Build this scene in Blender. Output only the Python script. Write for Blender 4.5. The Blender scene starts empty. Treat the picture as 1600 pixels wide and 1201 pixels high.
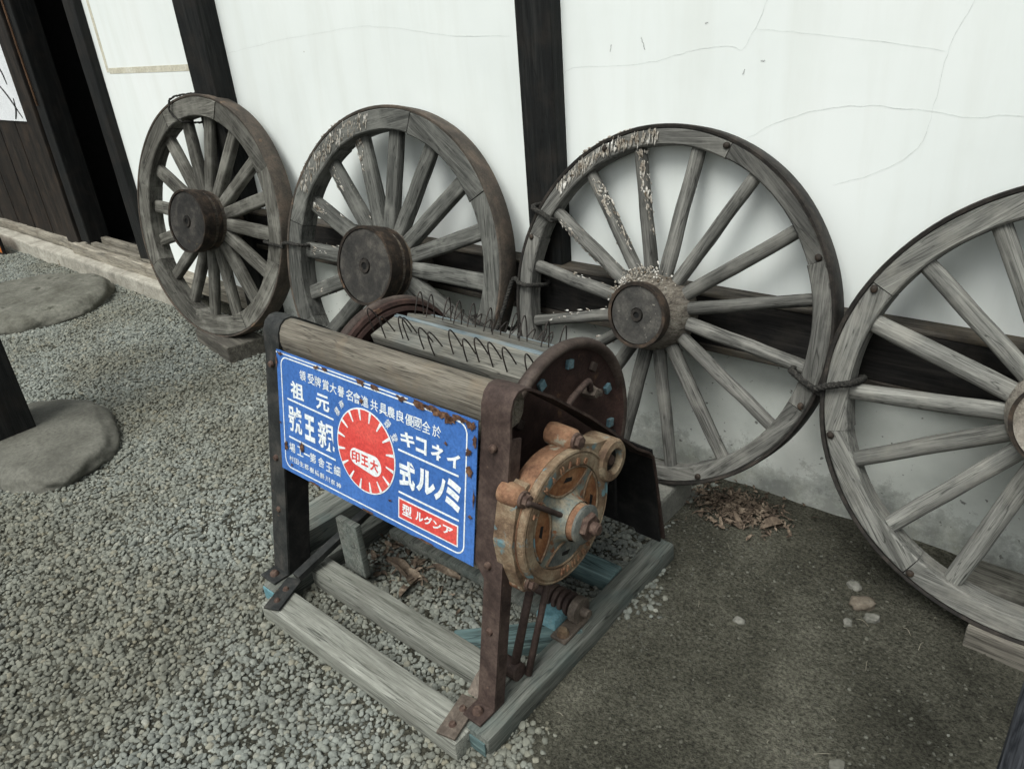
import bpy, bmesh, math, random
import numpy as np
from mathutils import Vector, Matrix, noise
R = math.radians
random.seed(7)
S = bpy.context.scene
COL = S.collection

# ------------------------------------------------------------------ camera, light, exposure
YAW, PITCH, ROLL, CAM_D, CAM_H, FPX = 0.74767, -0.45806, -0.08647, 1.9747, 1.4218, 1171.04
cam_d = bpy.data.cameras.new('camera')
cam = bpy.data.objects.new('camera', cam_d)
COL.objects.link(cam)
fw = Vector((-math.sin(YAW)*math.cos(PITCH), math.cos(YAW)*math.cos(PITCH), math.sin(PITCH)))
rt = Vector((math.cos(YAW), math.sin(YAW), 0)); up = rt.cross(fw)
r2 = rt*math.cos(ROLL)+up*math.sin(ROLL); u2 = up*math.cos(ROLL)-rt*math.sin(ROLL)
M = Matrix((r2, u2, -fw)).transposed().to_4x4(); M.translation = (0, -CAM_D, CAM_H)
cam.matrix_world = M
cam_d.sensor_fit = 'HORIZONTAL'; cam_d.sensor_width = 36; cam_d.lens = 36*FPX/1600
cam_d.clip_start = .02; cam_d.clip_end = 500
S.camera = cam

SUN_EL, SUN_AZ = 58, 176          # elevation; direction the light comes from, clockwise from +y
w = bpy.data.worlds.new('World'); S.world = w; w.use_nodes = True
wt = w.node_tree; wn = wt.nodes; bg = wn['Background']
sky = wn.new('ShaderNodeTexSky'); sky.sky_type = 'NISHITA'; sky.sun_disc = False
sky.sun_elevation = R(SUN_EL); sky.sun_rotation = R(SUN_AZ); sky.dust_density = 6; sky.ozone_density = .6
hs = wn.new('ShaderNodeHueSaturation'); hs.inputs['Saturation'].default_value = .30
wt.links.new(sky.outputs[0], hs.inputs['Color'])
tn = wn.new('ShaderNodeMix'); tn.data_type = 'RGBA'; tn.blend_type = 'MULTIPLY'; tn.inputs[0].default_value = 1; tn.inputs[7].default_value = (.955, 1, .985, 1)
wt.links.new(hs.outputs[0], tn.inputs[6]); wt.links.new(tn.outputs[2], bg.inputs[0])
bg.inputs[1].default_value = .108
sl = bpy.data.lights.new('sun', 'SUN'); sl.energy = 1.7; sl.angle = R(34); sl.color = (1, 1, .965)
sun = bpy.data.objects.new('sun', sl); COL.objects.link(sun)
az = R(SUN_AZ); el = R(SUN_EL)
sd = Vector((math.sin(az)*math.cos(el), math.cos(az)*math.cos(el), math.sin(el)))
sun.rotation_euler = (-sd).to_track_quat('-Z', 'Y').to_euler(); sun.location = (0, -6, 8)
S.view_settings.view_transform = 'Standard'; S.view_settings.look = 'None'
S.view_settings.exposure = 0.38; S.view_settings.gamma = 1
S.render.engine = 'CYCLES'

# ------------------------------------------------------------------ materials
def nt(name):
    m = bpy.data.materials.new(name); m.use_nodes = True
    t = m.node_tree; return m, t, t.nodes, t.links, t.nodes['Principled BSDF']
def ramp(n, stops, interp='LINEAR'):
    r = n.new('ShaderNodeValToRGB'); r.color_ramp.interpolation = interp
    e = r.color_ramp.elements
    while len(e) < len(stops): e.new(.5)
    for i, (p, c) in enumerate(stops): e[i].position = p; e[i].color = (*c, 1)
    return r
def coords(n, l, scale=(1, 1, 1), rnd=True):
    tc = n.new('ShaderNodeTexCoord'); mp = n.new('ShaderNodeMapping'); mp.inputs['Scale'].default_value = scale
    if rnd:
        oi = n.new('ShaderNodeObjectInfo'); ad = n.new('ShaderNodeVectorMath'); ad.operation = 'ADD'
        ml = n.new('ShaderNodeMath'); ml.operation = 'MULTIPLY'; ml.inputs[1].default_value = 17
        l.new(oi.outputs['Random'], ml.inputs[0]); l.new(tc.outputs['Object'], ad.inputs[0]); l.new(ml.outputs[0], ad.inputs[1])
        l.new(ad.outputs[0], mp.inputs[0])
    else: l.new(tc.outputs['Object'], mp.inputs[0])
    return mp
def noise_n(n, l, vec, scale, detail=6, rough=.6, dist=0):
    t = n.new('ShaderNodeTexNoise'); t.inputs['Scale'].default_value = scale; t.inputs['Detail'].default_value = detail
    t.inputs['Roughness'].default_value = rough; t.inputs['Distortion'].default_value = dist
    l.new(vec.outputs[0], t.inputs['Vector']); return t
def mix(n, l, f, a, b, mode='MIX'):
    m = n.new('ShaderNodeMix'); m.data_type = 'RGBA'; m.blend_type = mode
    for s, v in ((m.inputs[0], f), (m.inputs[6], a), (m.inputs[7], b)):
        if hasattr(v, 'links'): l.new(v, s)
        elif isinstance(v, (int, float)): s.default_value = v
        else: s.default_value = (*v, 1)
    return m.outputs[2]
def bump(n, l, b, h, st=.4, d=.002):
    x = n.new('ShaderNodeBump'); x.inputs['Strength'].default_value = st; x.inputs['Distance'].default_value = d
    l.new(h, x.inputs['Height']); l.new(x.outputs[0], b.inputs['Normal'])

def wood(name, dark, mid, light, axis=0, fine=1.0, stain=None, stain_amt=.5, var=.3, rough=.85, bumpst=.55):
    m, t, n, l, b = nt(name)
    sc = [62*fine]*3; sc[axis] = 4.2*fine
    mp = coords(n, l, sc); g = noise_n(n, l, mp, 1, 8, .65, .6)
    sc2 = [300*fine]*3; sc2[axis] = 11
    mp2 = coords(n, l, sc2); g2 = noise_n(n, l, mp2, 1, 4, .7)
    c = ramp(n, [(.32, dark), (.5, mid), (.66, light)]); l.new(g.outputs[0], c.inputs[0])
    f = ramp(n, [(.35, (.40,)*3), (.48, (1,)*3), (.62, (1.22,)*3)]); l.new(g2.outputs[0], f.inputs[0])
    col = mix(n, l, .75, c.outputs[0], f.outputs[0], 'MULTIPLY')
    sc3 = [20*fine]*3; sc3[axis] = 1.1; mp3 = coords(n, l, sc3); g3 = noise_n(n, l, mp3, 1, 3, .55, .4)
    sr = ramp(n, [(.474, (1,)*3), (.484, (.22,)*3), (.490, (1,)*3), (.578, (1,)*3), (.586, (.3,)*3), (.592, (1,)*3)]); l.new(g3.outputs[0], sr.inputs[0])
    col = mix(n, l, .9, col, sr.outputs[0], 'MULTIPLY')
    mpb = coords(n, l); bl = noise_n(n, l, mpb, 9, 5, .6)
    if stain:
        r = ramp(n, [(.48, (0,)*3), (.66, (stain_amt,)*3)]); l.new(bl.outputs[0], r.inputs[0])
        col = mix(n, l, r.outputs[0], col, stain)
    oi = n.new('ShaderNodeObjectInfo'); mr = n.new('ShaderNodeMapRange')
    mr.inputs['To Min'].default_value = 1-var; mr.inputs['To Max'].default_value = 1+var
    l.new(oi.outputs['Random'], mr.inputs[0])
    hv = n.new('ShaderNodeHueSaturation'); l.new(col, hv.inputs['Color']); l.new(mr.outputs[0], hv.inputs['Value'])
    l.new(hv.outputs[0], b.inputs['Base Color']); b.inputs['Roughness'].default_value = rough
    b.inputs['Specular IOR Level'].default_value = .25
    ah = n.new('ShaderNodeMath'); ah.operation = 'ADD'; l.new(g.outputs[0], ah.inputs[0]); l.new(g2.outputs[0], ah.inputs[1])
    bump(n, l, b, ah.outputs[0], bumpst, .0025)
    return m
def patchy(name, c1, c2, c3, scale=20, rough=.75, metal=0, spots=None, spot_th=.62, spot_scale=45, bst=.35, bd=.002, fine=140):
    m, t, n, l, b = nt(name)
    mp = coords(n, l); a = noise_n(n, l, mp, scale, 8, .65, .3); f = noise_n(n, l, mp, fine, 4, .7)
    c = ramp(n, [(.33, c1), (.5, c2), (.68, c3)]); l.new(a.outputs[0], c.inputs[0])
    fr = ramp(n, [(.3, (.55,)*3), (.6, (1.1,)*3)]); l.new(f.outputs[0], fr.inputs[0])
    col = mix(n, l, .7, c.outputs[0], fr.outputs[0], 'MULTIPLY')
    if spots:
        s = noise_n(n, l, mp, spot_scale, 5, .6); r = ramp(n, [(spot_th, (0,)*3), (spot_th+.05, (1,)*3)]); l.new(s.outputs[0], r.inputs[0])
        col = mix(n, l, r.outputs[0], col, spots)
    l.new(col, b.inputs['Base Color']); b.inputs['Roughness'].default_value = rough; b.inputs['Metallic'].default_value = metal
    b.inputs['Specular IOR Level'].default_value = .3
    bump(n, l, b, f.outputs[0], bst, bd)
    return m

MT = {}
MT['wheel_warm'] = wood('weathered_brown_grey_wood', (.04, .038, .032), (.088, .085, .073), (.155, .15, .131), 0, 1, (.25, .245, .215), .5)
MT['wheel_dark'] = wood('weathered_dark_grey_wood', (.035, .036, .033), (.075, .076, .069), (.125, .126, .115), 0, 1, (.21, .21, .19), .4)
MT['wheel_grey'] = wood('weathered_grey_wood', (.042, .042, .038), (.096, .095, .087), (.165, .163, .149), 0, 1, (.22, .215, .192), .45)
MT['wheel_pale'] = wood('weathered_pale_grey_wood', (.075, .075, .068), (.152, .152, .139), (.24, .239, .217), 0, 1, (.29, .28, .245), .4)
MT['black_timber'] = wood('blackened_timber', (.003, .0035, .0035), (.0065, .0075, .0075), (.017, .0175, .0165), 2, .7, (.028, .022, .017), .35, .15, .7)
MT['black_beam'] = wood('blackened_rail_timber', (.004, .004, .004), (.0095, .009, .0085), (.022, .02, .018), 0, .7, (.032, .027, .022), .4, .1, .75)
MT['beam_edge'] = wood('lit_rail_timber', (.03, .026, .022), (.075, .066, .056), (.13, .12, .1), 0, .8, (.16, .13, .09), .5)  # light on the rail's top and lower edges put into the timber colour
MT['door_wood'] = wood('brown_door_boards', (.006, .005, .0045), (.014, .0115, .0095), (.032, .025, .02), 2, .6, (.045, .03, .02), .4, .3, .6)
MT['sill_wood'] = wood('pale_worn_sill_wood', (.13, .12, .1), (.24, .22, .18), (.36, .33, .27), 0, .7, (.14, .12, .09), .6)
MT['machine_wood'] = wood('grey_green_machine_wood', (.08, .086, .076), (.135, .143, .126), (.195, .20, .178), 1, .9, (.105, .14, .133), .45)
MT['cross_wood'] = wood('pale_machine_wood', (.115, .118, .10), (.195, .20, .175), (.26, .265, .234), 0, .9, (.15, .15, .13), .5)
MT['rail_wood'] = wood('tan_grey_rail_wood', (.075, .066, .053), (.145, .13, .105), (.205, .188, .155), 0, 1.3, (.19, .15, .105), .6, .05)
MT['slat_wood'] = wood('grey_slat_wood', (.055, .053, .045), (.115, .111, .095), (.18, .175, .15), 0, .9, (.11, .12, .115), .4, .12)
MT['slat_blue'] = wood('faded_blue_slat_wood', (.07, .085, .09), (.115, .15, .165), (.18, .22, .235), 0, .9, (.2, .195, .17), .6, .1)
MT['teal'] = wood('faded_teal_paint_wood', (.05, .075, .074), (.09, .14, .14), (.17, .24, .23), 0, .8, (.17, .18, .16), .4, .1)
MT['teal_bright'] = patchy('teal_paint', (.09, .2, .23), (.14, .28, .32), (.2, .33, .35), 30)
MT['block_wood'] = wood('grey_block_wood', (.07, .065, .055), (.14, .13, .11), (.22, .205, .17), 0, .8, (.09, .08, .07), .5)
MT['tyre'] = patchy('rusty_brown_tyre_iron', (.045, .039, .033), (.078, .065, .053), (.13, .10, .077), 12, .85, .1, (.16, .11, .072), .62, 9)
MT['tyre_dark'] = patchy('dark_tyre_iron', (.014, .013, .012), (.028, .025, .022), (.06, .05, .042), 20, .7, .3)
MT['iron_band'] = patchy('rusty_hub_iron', (.018, .015, .013), (.038, .03, .024), (.10, .07, .05), 22, .65, .35, (.15, .09, .055), .66, 16)
MT['hub_face'] = patchy('grimy_hub_end', (.018, .018, .017), (.036, .034, .031), (.085, .078, .068), 16, .8, 0, (.12, .085, .05), .66, 14)
MT['hub_face_light'] = patchy('weathered_hub_end', (.03, .03, .028), (.06, .057, .052), (.12, .115, .1), 18, .85, 0, (.22, .21, .18), .66, 60)
MT['hub_wood'] = wood('hub_wood', (.04, .034, .028), (.09, .078, .065), (.17, .15, .125), 1, 1, (.2, .15, .1), .5)
MT['hub_wood_w'] = wood('hub_wood_pale', (.07, .06, .05), (.16, .14, .115), (.27, .25, .21), 1, 1, (.33, .3, .26), .5)
MT['hole'] = patchy('painted_hole_black', (.003,)*3, (.004,)*3, (.006,)*3)  # flat near-black stands in for the dark inside of holes and slots
MT['rust_frame'] = patchy('rust_brown_iron', (.03, .02, .017), (.062, .042, .036), (.105, .075, .062), 18, .7, .25, (.15, .10, .075), .68, 60)
MT['grey_iron'] = patchy('dull_grey_iron', (.018, .02, .02), (.036, .038, .037), (.08, .075, .068), 14, .6, .35, (.1, .075, .055), .68, 30)
MT['brown_iron'] = patchy('worn_brown_iron', (.07, .055, .045), (.12, .098, .08), (.2, .165, .135), 24, .65, .25)
MT['black_iron'] = patchy('brown_flecked_black_iron', (.005, .005, .005), (.011, .011, .011), (.028, .026, .024), 16, .75, .2, (.07, .04, .03), .72, 20)  # near-black iron with sparse brown flecks
MT['disc'] = patchy('dark_rust_disc', (.022, .012, .010), (.042, .023, .019), (.075, .042, .034), 9, .8, .1, (.11, .062, .036), .63, 13)
MT['disc_rim'] = patchy('brown_disc_rim', (.035, .025, .021), (.06, .044, .037), (.10, .078, .065), 14, .65, .2)
MT['cast'] = patchy('rusty_cream_cast_iron', (.09, .055, .035), (.195, .135, .085), (.31, .255, .175), 17, .75, .05, (.12, .21, .23), .60, 15, .8, .004)
MT['cast_orange'] = patchy('orange_rust_cast_iron', (.11, .055, .034), (.235, .125, .072), (.33, .22, .135), 14, .8, .05, (.27, .25, .19), .60, 17, .7, .004)
MT['cast_deep'] = patchy('deep_orange_rust', (.09, .035, .016), (.2, .085, .035), (.27, .15, .075), 24, .85, 0)
MT['cast_teal'] = patchy('teal_cream_cast_iron', (.08, .15, .17), (.19, .19, .155), (.31, .25, .17), 26, .7, .05, (.2, .085, .04), .56, 24)
MT['cast_grey'] = patchy('grey_cast_iron', (.07, .08, .077), (.13, .138, .125), (.21, .2, .165), 26, .7, .1, (.17, .095, .055), .62, 22)
MT['bolt'] = patchy('rusty_bolt', (.05, .03, .024), (.09, .058, .046), (.15, .105, .08), 60, .7, .2)
MT['white_lacquer'] = patchy('white_enamel', (.7, .76, .78), (.76, .81, .82), (.8, .83, .82), 40, .35, 0, None, bst=.02)
MT['blue_enamel'] = patchy('blue_enamel', (.042, .125, .37), (.052, .15, .43), (.068, .18, .49), 6, .38, 0, (.075, .10, .2), .72, 50, .06)
MT['red_enamel'] = patchy('red_enamel', (.55, .05, .045), (.64, .075, .065), (.68, .11, .09), 12, .4, 0, None, bst=.03)
MT['rust_chip'] = patchy('rust_chip', (.035, .018, .013), (.09, .045, .028), (.2, .11, .06), 90, .9, 0)
MT['bolt_teal'] = patchy('faded_teal_bolt', (.05, .10, .12), (.10, .18, .21), (.16, .22, .23), 60, .8, 0, (.08, .05, .04), .6, 80)
MT['wire'] = patchy('rusty_wire', (.02, .018, .017), (.04, .035, .032), (.08, .06, .05), 60, .6, .4)
MT['rope'] = patchy('dark_rope', (.012, .012, .011), (.03, .029, .026), (.065, .06, .052), 160, .95, 0, None, bst=1, bd=.004)
MT['stone'] = patchy('smooth_grey_stone', (.085, .083, .07), (.118, .116, .098), (.155, .152, .13), 7, .85, 0, (.06, .058, .047), .66, 14, .5, .003, 70)
MT['stone_step'] = patchy('mossy_step_stone', (.085, .083, .066), (.135, .133, .111), (.185, .182, .153), 6, .95, 0, (.055, .055, .042), .60, 6, .8, .008, 45)
MT['kerb'] = patchy('pale_foundation_stone', (.24, .225, .19), (.36, .34, .29), (.45, .43, .37), 7, .9, 0, (.16, .13, .09), .66, 9, .5, .004, 60)
MT['block_stone'] = patchy('grey_block_stone', (.13, .13, .115), (.2, .2, .175), (.27, .26, .23), 9, .9, 0, (.08, .08, .07), .66, 14, .5, .004)
MT['paper'] = patchy('white_paper', (.7, .72, .74), (.76, .78, .8), (.8, .82, .84), 6, .8, bst=.02)
MT['ink'] = patchy('black_ink', (.01,)*3, (.015,)*3, (.02,)*3)
MT['orange'] = patchy('orange_board', (.45, .13, .02), (.55, .18, .03), (.6, .2, .05), 9, .6)
MT['unlit_black'] = patchy('unlit_black', (.006,)*3, (.009,)*3, (.012,)*3)  # near-black stands in for shade inside the room, door gap and drum
MT['dropping'] = patchy('bird_dropping', (.14, .11, .08), (.38, .35, .30), (.76, .75, .71), 34, .95, 0, (.10, .075, .05), .57, 50, .5, .002, 400)
MT['leaf'] = patchy('dry_brown_leaf', (.055, .04, .03), (.13, .098, .072), (.30, .24, .18), 30, .85, 0, None, bst=.5)
MT['straw'] = patchy('pale_straw', (.18, .165, .125), (.28, .26, .2), (.38, .35, .28), 12, .8)
MT['brick'] = patchy('brown_stone_chip', (.085, .07, .053), (.125, .104, .08), (.17, .148, .118), 30, .9)
MT['chip'] = patchy('pale_stone_chip', (.10, .10, .085), (.15, .148, .128), (.21, .205, .18), 22, .9)

def wall_mat():
    m, t, n, l, b = nt('white_lime_plaster')
    mp = coords(n, l, rnd=False); a = noise_n(n, l, mp, 1.3, 6, .55); f = noise_n(n, l, mp, 260, 3, .6)
    c = ramp(n, [(.3, (.745, .785, .765)), (.5, (.80, .84, .82)), (.7, (.83, .86, .845))]); l.new(a.outputs[0], c.inputs[0])
    s = noise_n(n, l, mp, 30, 3, .5); r = ramp(n, [(.77, (0,)*3), (.8, (.75,)*3)]); l.new(s.outputs[0], r.inputs[0])
    col = mix(n, l, r.outputs[0], c.outputs[0], (.33, .32, .29))
    mps = coords(n, l, (7, 1, .9), False); st_ = noise_n(n, l, mps, 1, 7, .65, .3); sr = ramp(n, [(.46, (1,)*3), (.74, (.935, .93, .915))]); l.new(st_.outputs[0], sr.inputs[0])
    col = mix(n, l, 1, col, sr.outputs[0], 'MULTIPLY')
    mpt = coords(n, l, (1, 1, 2.2), False); tr = noise_n(n, l, mpt, 3.5, 4, .5, 1.5); b2 = n.new('ShaderNodeMath'); b2.operation = 'MULTIPLY_ADD'; b2.inputs[1].default_value = 6; l.new(tr.outputs[0], b2.inputs[0]); l.new(f.outputs[0], b2.inputs[2])
    l.new(col, b.inputs['Base Color']); b.inputs['Roughness'].default_value = .8; b.inputs['Specular IOR Level'].default_value = .2
    bump(n, l, b, b2.outputs[0], .05, .0012); return m
def cement_mat():
    m, t, n, l, b = nt('stained_cement_render')
    mp = coords(n, l, rnd=False); a = noise_n(n, l, mp, 4, 8, .6); f = noise_n(n, l, mp, 160, 4, .7)
    c = ramp(n, [(.3, (.52, .55, .515)), (.5, (.64, .67, .63)), (.7, (.71, .73, .69))]); l.new(a.outputs[0], c.inputs[0])
    s = noise_n(n, l, mp, 45, 3, .55); r = ramp(n, [(.66, (0,)*3), (.70, (.8,)*3)]); l.new(s.outputs[0], r.inputs[0])
    col = mix(n, l, r.outputs[0], c.outputs[0], (.10, .10, .09))
    # damp green-black growth along the foot of the render: high noise + low height
    sx = n.new('ShaderNodeSeparateXYZ'); l.new(mp.outputs[0], sx.inputs[0])
    mr = n.new('ShaderNodeMapRange'); mr.inputs['From Min'].default_value = .02; mr.inputs['From Max'].default_value = .34
    mr.inputs['To Min'].default_value = .24; mr.inputs['To Max'].default_value = -.26; l.new(sx.outputs[2], mr.inputs[0])
    d = noise_n(n, l, mp, 6.5, 12, .82, 0); ad = n.new('ShaderNodeMath'); l.new(d.outputs[0], ad.inputs[0]); l.new(mr.outputs[0], ad.inputs[1])
    r2_ = ramp(n, [(.56, (0,)*3), (.60, (.28,)*3), (.66, (.45,)*3), (.76, (.7,)*3)]); l.new(ad.outputs[0], r2_.inputs[0])
    g = noise_n(n, l, mp, 11, 4); gc = ramp(n, [(.4, (.10, .105, .095)), (.55, (.16, .165, .14)), (.68, (.19, .19, .135))]); l.new(g.outputs[0], gc.inputs[0])
    col = mix(n, l, r2_.outputs[0], col, gc.outputs[0])
    l.new(col, b.inputs['Base Color']); b.inputs['Roughness'].default_value = .9
    bump(n, l, b, f.outputs[0], .4, .002); return m
def dirt_mat():
    m, t, n, l, b = nt('packed_dirt')
    mp = coords(n, l, rnd=False); a = noise_n(n, l, mp, 3.2, 9, .62, .4); f = noise_n(n, l, mp, 120, 6, .75); k = noise_n(n, l, mp, 38, 5, .7)
    c = ramp(n, [(.30, (.042, .041, .031)), (.45, (.080, .078, .060)), (.57, (.112, .109, .085)), (.72, (.165, .159, .127))]); l.new(a.outputs[0], c.inputs[0])
    fr = ramp(n, [(.36, (.30,)*3), (.5, (1,)*3), (.62, (1.6,)*3)]); l.new(f.outputs[0], fr.inputs[0])
    col = mix(n, l, .9, c.outputs[0], fr.outputs[0], 'MULTIPLY')
    s = ramp(n, [(.69, (0,)*3), (.74, (.7,)*3)]); l.new(k.outputs[0], s.inputs[0])
    col = mix(n, l, s.outputs[0], col, (.19, .185, .16))
    l.new(col, b.inputs['Base Color']); b.inputs['Roughness'].default_value = .95; b.inputs['Specular IOR Level'].default_value = .15
    k2 = noise_n(n, l, mp, 13, 8, .7); ad = n.new('ShaderNodeMath'); l.new(f.outputs[0], ad.inputs[0]); l.new(k.outputs[0], ad.inputs[1]); ad2 = n.new('ShaderNodeMath'); ad2.operation = 'MULTIPLY_ADD'; ad2.inputs[1].default_value = 3; l.new(k2.outputs[0], ad2.inputs[0]); l.new(ad.outputs[0], ad2.inputs[2])
    bump(n, l, b, ad2.outputs[0], 1, .013); return m
def pebble_mat(name, stops):
    m, t, n, l, b = nt(name)
    oi = n.new('ShaderNodeObjectInfo'); c = ramp(n, stops); l.new(oi.outputs['Random'], c.inputs[0])
    ds = n.new('ShaderNodeTexNoise'); ds.inputs['Scale'].default_value = 1.5; ds.inputs['Detail'].default_value = 6; l.new(oi.outputs['Location'], ds.inputs['Vector']); dr_ = ramp(n, [(.42, (.98, 1.02, 1.02)), (.60, (.76, .75, .69))]); l.new(ds.outputs[0], dr_.inputs[0])
    cc = mix(n, l, 1, c.outputs[0], dr_.outputs[0], 'MULTIPLY')
    mp = coords(n, l); f = noise_n(n, l, mp, 3, 4); fr = ramp(n, [(.3, (.7,)*3), (.65, (1.15,)*3)]); l.new(f.outputs[0], fr.inputs[0])
    l.new(mix(n, l, .8, cc, fr.outputs[0], 'MULTIPLY'), b.inputs['Base Color'])
    b.inputs['Roughness'].default_value = .85; b.inputs['Specular IOR Level'].default_value = .3; return m
MT['wall'] = wall_mat(); MT['cement'] = cement_mat(); MT['dirt'] = dirt_mat()
MT['pebble'] = pebble_mat('grey_pebble', [(0, (.15, .155, .14)), (.25, (.185, .191, .172)), (.5, (.222, .228, .205)), (.68, (.20, .203, .178)), (.84, (.25, .254, .226)), (.93, (.225, .211, .168)), (1, (.31, .307, .273))])
MT['pebble_b'] = pebble_mat('dusty_pebble', [(0, (.06, .058, .047)), (.5, (.095, .092, .075)), (.85, (.12, .117, .096)), (.985, (.14, .136, .113)), (1, (.19, .184, .158))])

MT['under'] = patchy('shaded_gap_dirt', (.07, .07, .06), (.10, .10, .086), (.13, .128, .11), 30, .95)  # dirt bed toned dark; shade in the gaps between pebbles is in its colour
# ------------------------------------------------------------------ object helpers
def tag(o, label=None, cat=None, group=None, kind=None):
    for k, v in (('label', label), ('category', cat), ('group', group), ('kind', kind)):
        if v: o[k] = v
    return o
def empty(name, mat=None):
    o = bpy.data.objects.new(name, None); o.empty_display_size = .1; COL.objects.link(o)
    if mat is not None: o.matrix_world = mat
    return o
def link(name, bm, mat, parent=None, smooth=False, angle=None):
    me = bpy.data.meshes.new(name)
    if isinstance(bm, bmesh.types.BMesh):
        bmesh.ops.recalc_face_normals(bm, faces=bm.faces[:]); bm.to_mesh(me); bm.free()
    else: me.from_pydata(*bm); me.update()
    for mm in (mat if isinstance(mat, (list, tuple)) else [mat]): me.materials.append(MT[mm])
    o = bpy.data.objects.new(name, me); COL.objects.link(o)
    if parent: o.parent = parent
    if smooth or angle:
        me.polygons.foreach_set('use_smooth', [True]*len(me.polygons))
        if angle: me.set_sharp_from_angle(angle=R(angle))
    return o
def dup(o, parent, name=None):
    c = o.copy(); COL.objects.link(c); c.parent = parent; return c
def B(): return bmesh.new()
def box(bm, lo, hi, bev=.003, mat=None, jit=0, sub=0):
    c = [(lo[i]+hi[i])/2 for i in range(3)]; s = [hi[i]-lo[i] for i in range(3)]
    r = bmesh.ops.create_cube(bm, size=1); vs = r['verts']
    bmesh.ops.scale(bm, vec=s, verts=vs); 
    es = list({e for v in vs for e in v.link_edges})
    if bev:
        rb = bmesh.ops.bevel(bm, geom=es, offset=min(bev, min(s)*.4), segments=2, affect='EDGES', profile=.6)
        vs = list({v for f in rb['faces'] for v in f.verts} | {v for v in vs if v.is_valid})
    if sub:
        ax = max(range(3), key=lambda i: s[i]); 
        for k in range(1, sub):
            p = [0, 0, 0]; p[ax] = -s[ax]/2+s[ax]*k/sub; nn = [0, 0, 0]; nn[ax] = 1
            fs = {f for v in vs for f in v.link_faces}; es = {e for f in fs for e in f.edges}
            g = bmesh.ops.bisect_plane(bm, geom=list(fs)+list(es)+vs, plane_co=p, plane_no=nn)
            vs = list(set(v for v in vs if v.is_valid) | {x for x in g['geom_cut'] if isinstance(x, bmesh.types.BMVert)})
    if jit:
        sd_ = random.random()*50
        for v in vs: v.co += Vector(noise.noise_vector(v.co*6+Vector((sd_,)*3)))*jit
    mtx = Matrix.Translation(c)
    if mat is not None: mtx = mat @ mtx
    bmesh.ops.transform(bm, matrix=mtx, verts=vs)
    return vs
def lathe(bm, prof, axis='Y', seg=48, center=(0, 0, 0), a0=0, a1=2*math.pi):
    """prof: (radius, offset along axis)"""
    full = abs(a1-a0-2*math.pi) < 1e-6; N = seg if full else seg+1; rings = []
    for k in range(N):
        a = a0+(a1-a0)*k/seg; ca, sa = math.cos(a), math.sin(a); ring = []
        for r, h in prof:
            p = {'Y': (r*ca, h, r*sa), 'X': (h, r*ca, r*sa), 'Z': (r*ca, r*sa, h)}[axis]
            ring.append(bm.verts.new(Vector(p)+Vector(center)))
        rings.append(ring)
    for k in range(seg):
        A, Bq = rings[k], rings[(k+1) % N]
        for i in range(len(prof)-1):
            try: bm.faces.new((A[i], A[i+1], Bq[i+1], Bq[i]))
            except ValueError: pass
    bmesh.ops.remove_doubles(bm, verts=[v for r in rings for v in r], dist=1e-6)
def tube(bm, pts, rad, seg=8, closed=False, cap=True):
    pts = [Vector(p) for p in pts]; n = len(pts); rings = []
    rad = rad if isinstance(rad, (list, tuple)) else [rad]*n
    up_ = None
    for i, p in enumerate(pts):
        d = (pts[(i+1) % n]-pts[i-1]) if closed else (pts[min(i+1, n-1)]-pts[max(i-1, 0)])
        d.normalize()
        if up_ is None:
            up_ = Vector((0, 0, 1)) if abs(d.z) < .9 else Vector((1, 0, 0))
        x = up_-d*up_.dot(d); x.normalize(); up_ = x; y = d.cross(x)
        rings.append([bm.verts.new(p+(x*math.cos(2*math.pi*k/seg)+y*math.sin(2*math.pi*k/seg))*rad[i]) for k in range(seg)])
    for i in range(n if closed else n-1):
        A, Bq = rings[i], rings[(i+1) % n]
        for k in range(seg): bm.faces.new((A[k], A[(k+1) % seg], Bq[(k+1) % seg], Bq[k]))
    if cap and not closed: bm.faces.new(rings[0]); bm.faces.new(rings[-1][::-1])
def prism(bm, poly, f0, f1):
    """poly: 2-D points; f0/f1 map a 2-D point to 3-D for the two caps"""
    a = [bm.verts.new(f0(p)) for p in poly]; b = [bm.verts.new(f1(p)) for p in poly]
    n = len(poly); bm.faces.new(a); bm.faces.new(b[::-1])
    for i in range(n): bm.faces.new((a[i], b[i], b[(i+1) % n], a[(i+1) % n]))
    return a+b
def arc(cx, cy, r, a0, a1, n): return [(cx+r*math.cos(R(a0+(a1-a0)*k/n)), cy+r*math.sin(R(a0+(a1-a0)*k/n))) for k in range(n+1)]
def smooth_path(pts, n=6):
    pts = [Vector(p) for p in pts]; out = []
    for i in range(len(pts)-1):
        p0, p1, p2, p3 = pts[max(i-1, 0)], pts[i], pts[i+1], pts[min(i+2, len(pts)-1)]
        for k in range(n):
            t = k/n; out.append(.5*((2*p1)+(p2-p0)*t+(2*p0-5*p1+4*p2-p3)*t*t+(3*p1-p0-3*p2+p3)*t**3))
    return out+[pts[-1]]
def lumps(bm, items, sub=1, amp=.35):
    """items: (centre, (rx,ry,rz))"""
    for c, r in items:
        g = bmesh.ops.create_icosphere(bm, subdivisions=sub, radius=1)
        sdv = Vector((random.random()*40, random.random()*40, random.random()*40))
        rm = Matrix.Rotation(random.random()*6.28, 3, 'Z')
        for v in g['verts']:
            k = 1+amp*noise.noise(v.co*1.3+sdv); q = rm @ v.co
            v.co = Vector((q.x*r[0]*k, q.y*r[1]*k, q.z*r[2]*k))+Vector(c)

def ground_z(x, y):
    p = Vector((x, y, 0))
    z = .022*noise.noise(p*1.1+Vector((3, 1, 0)))+.010*noise.noise(p*4.3)+.004*noise.noise(p*14)
    if x < -1.9: z += .012*min(1, (-1.9-x)/.8)
    return z-.012

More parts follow.
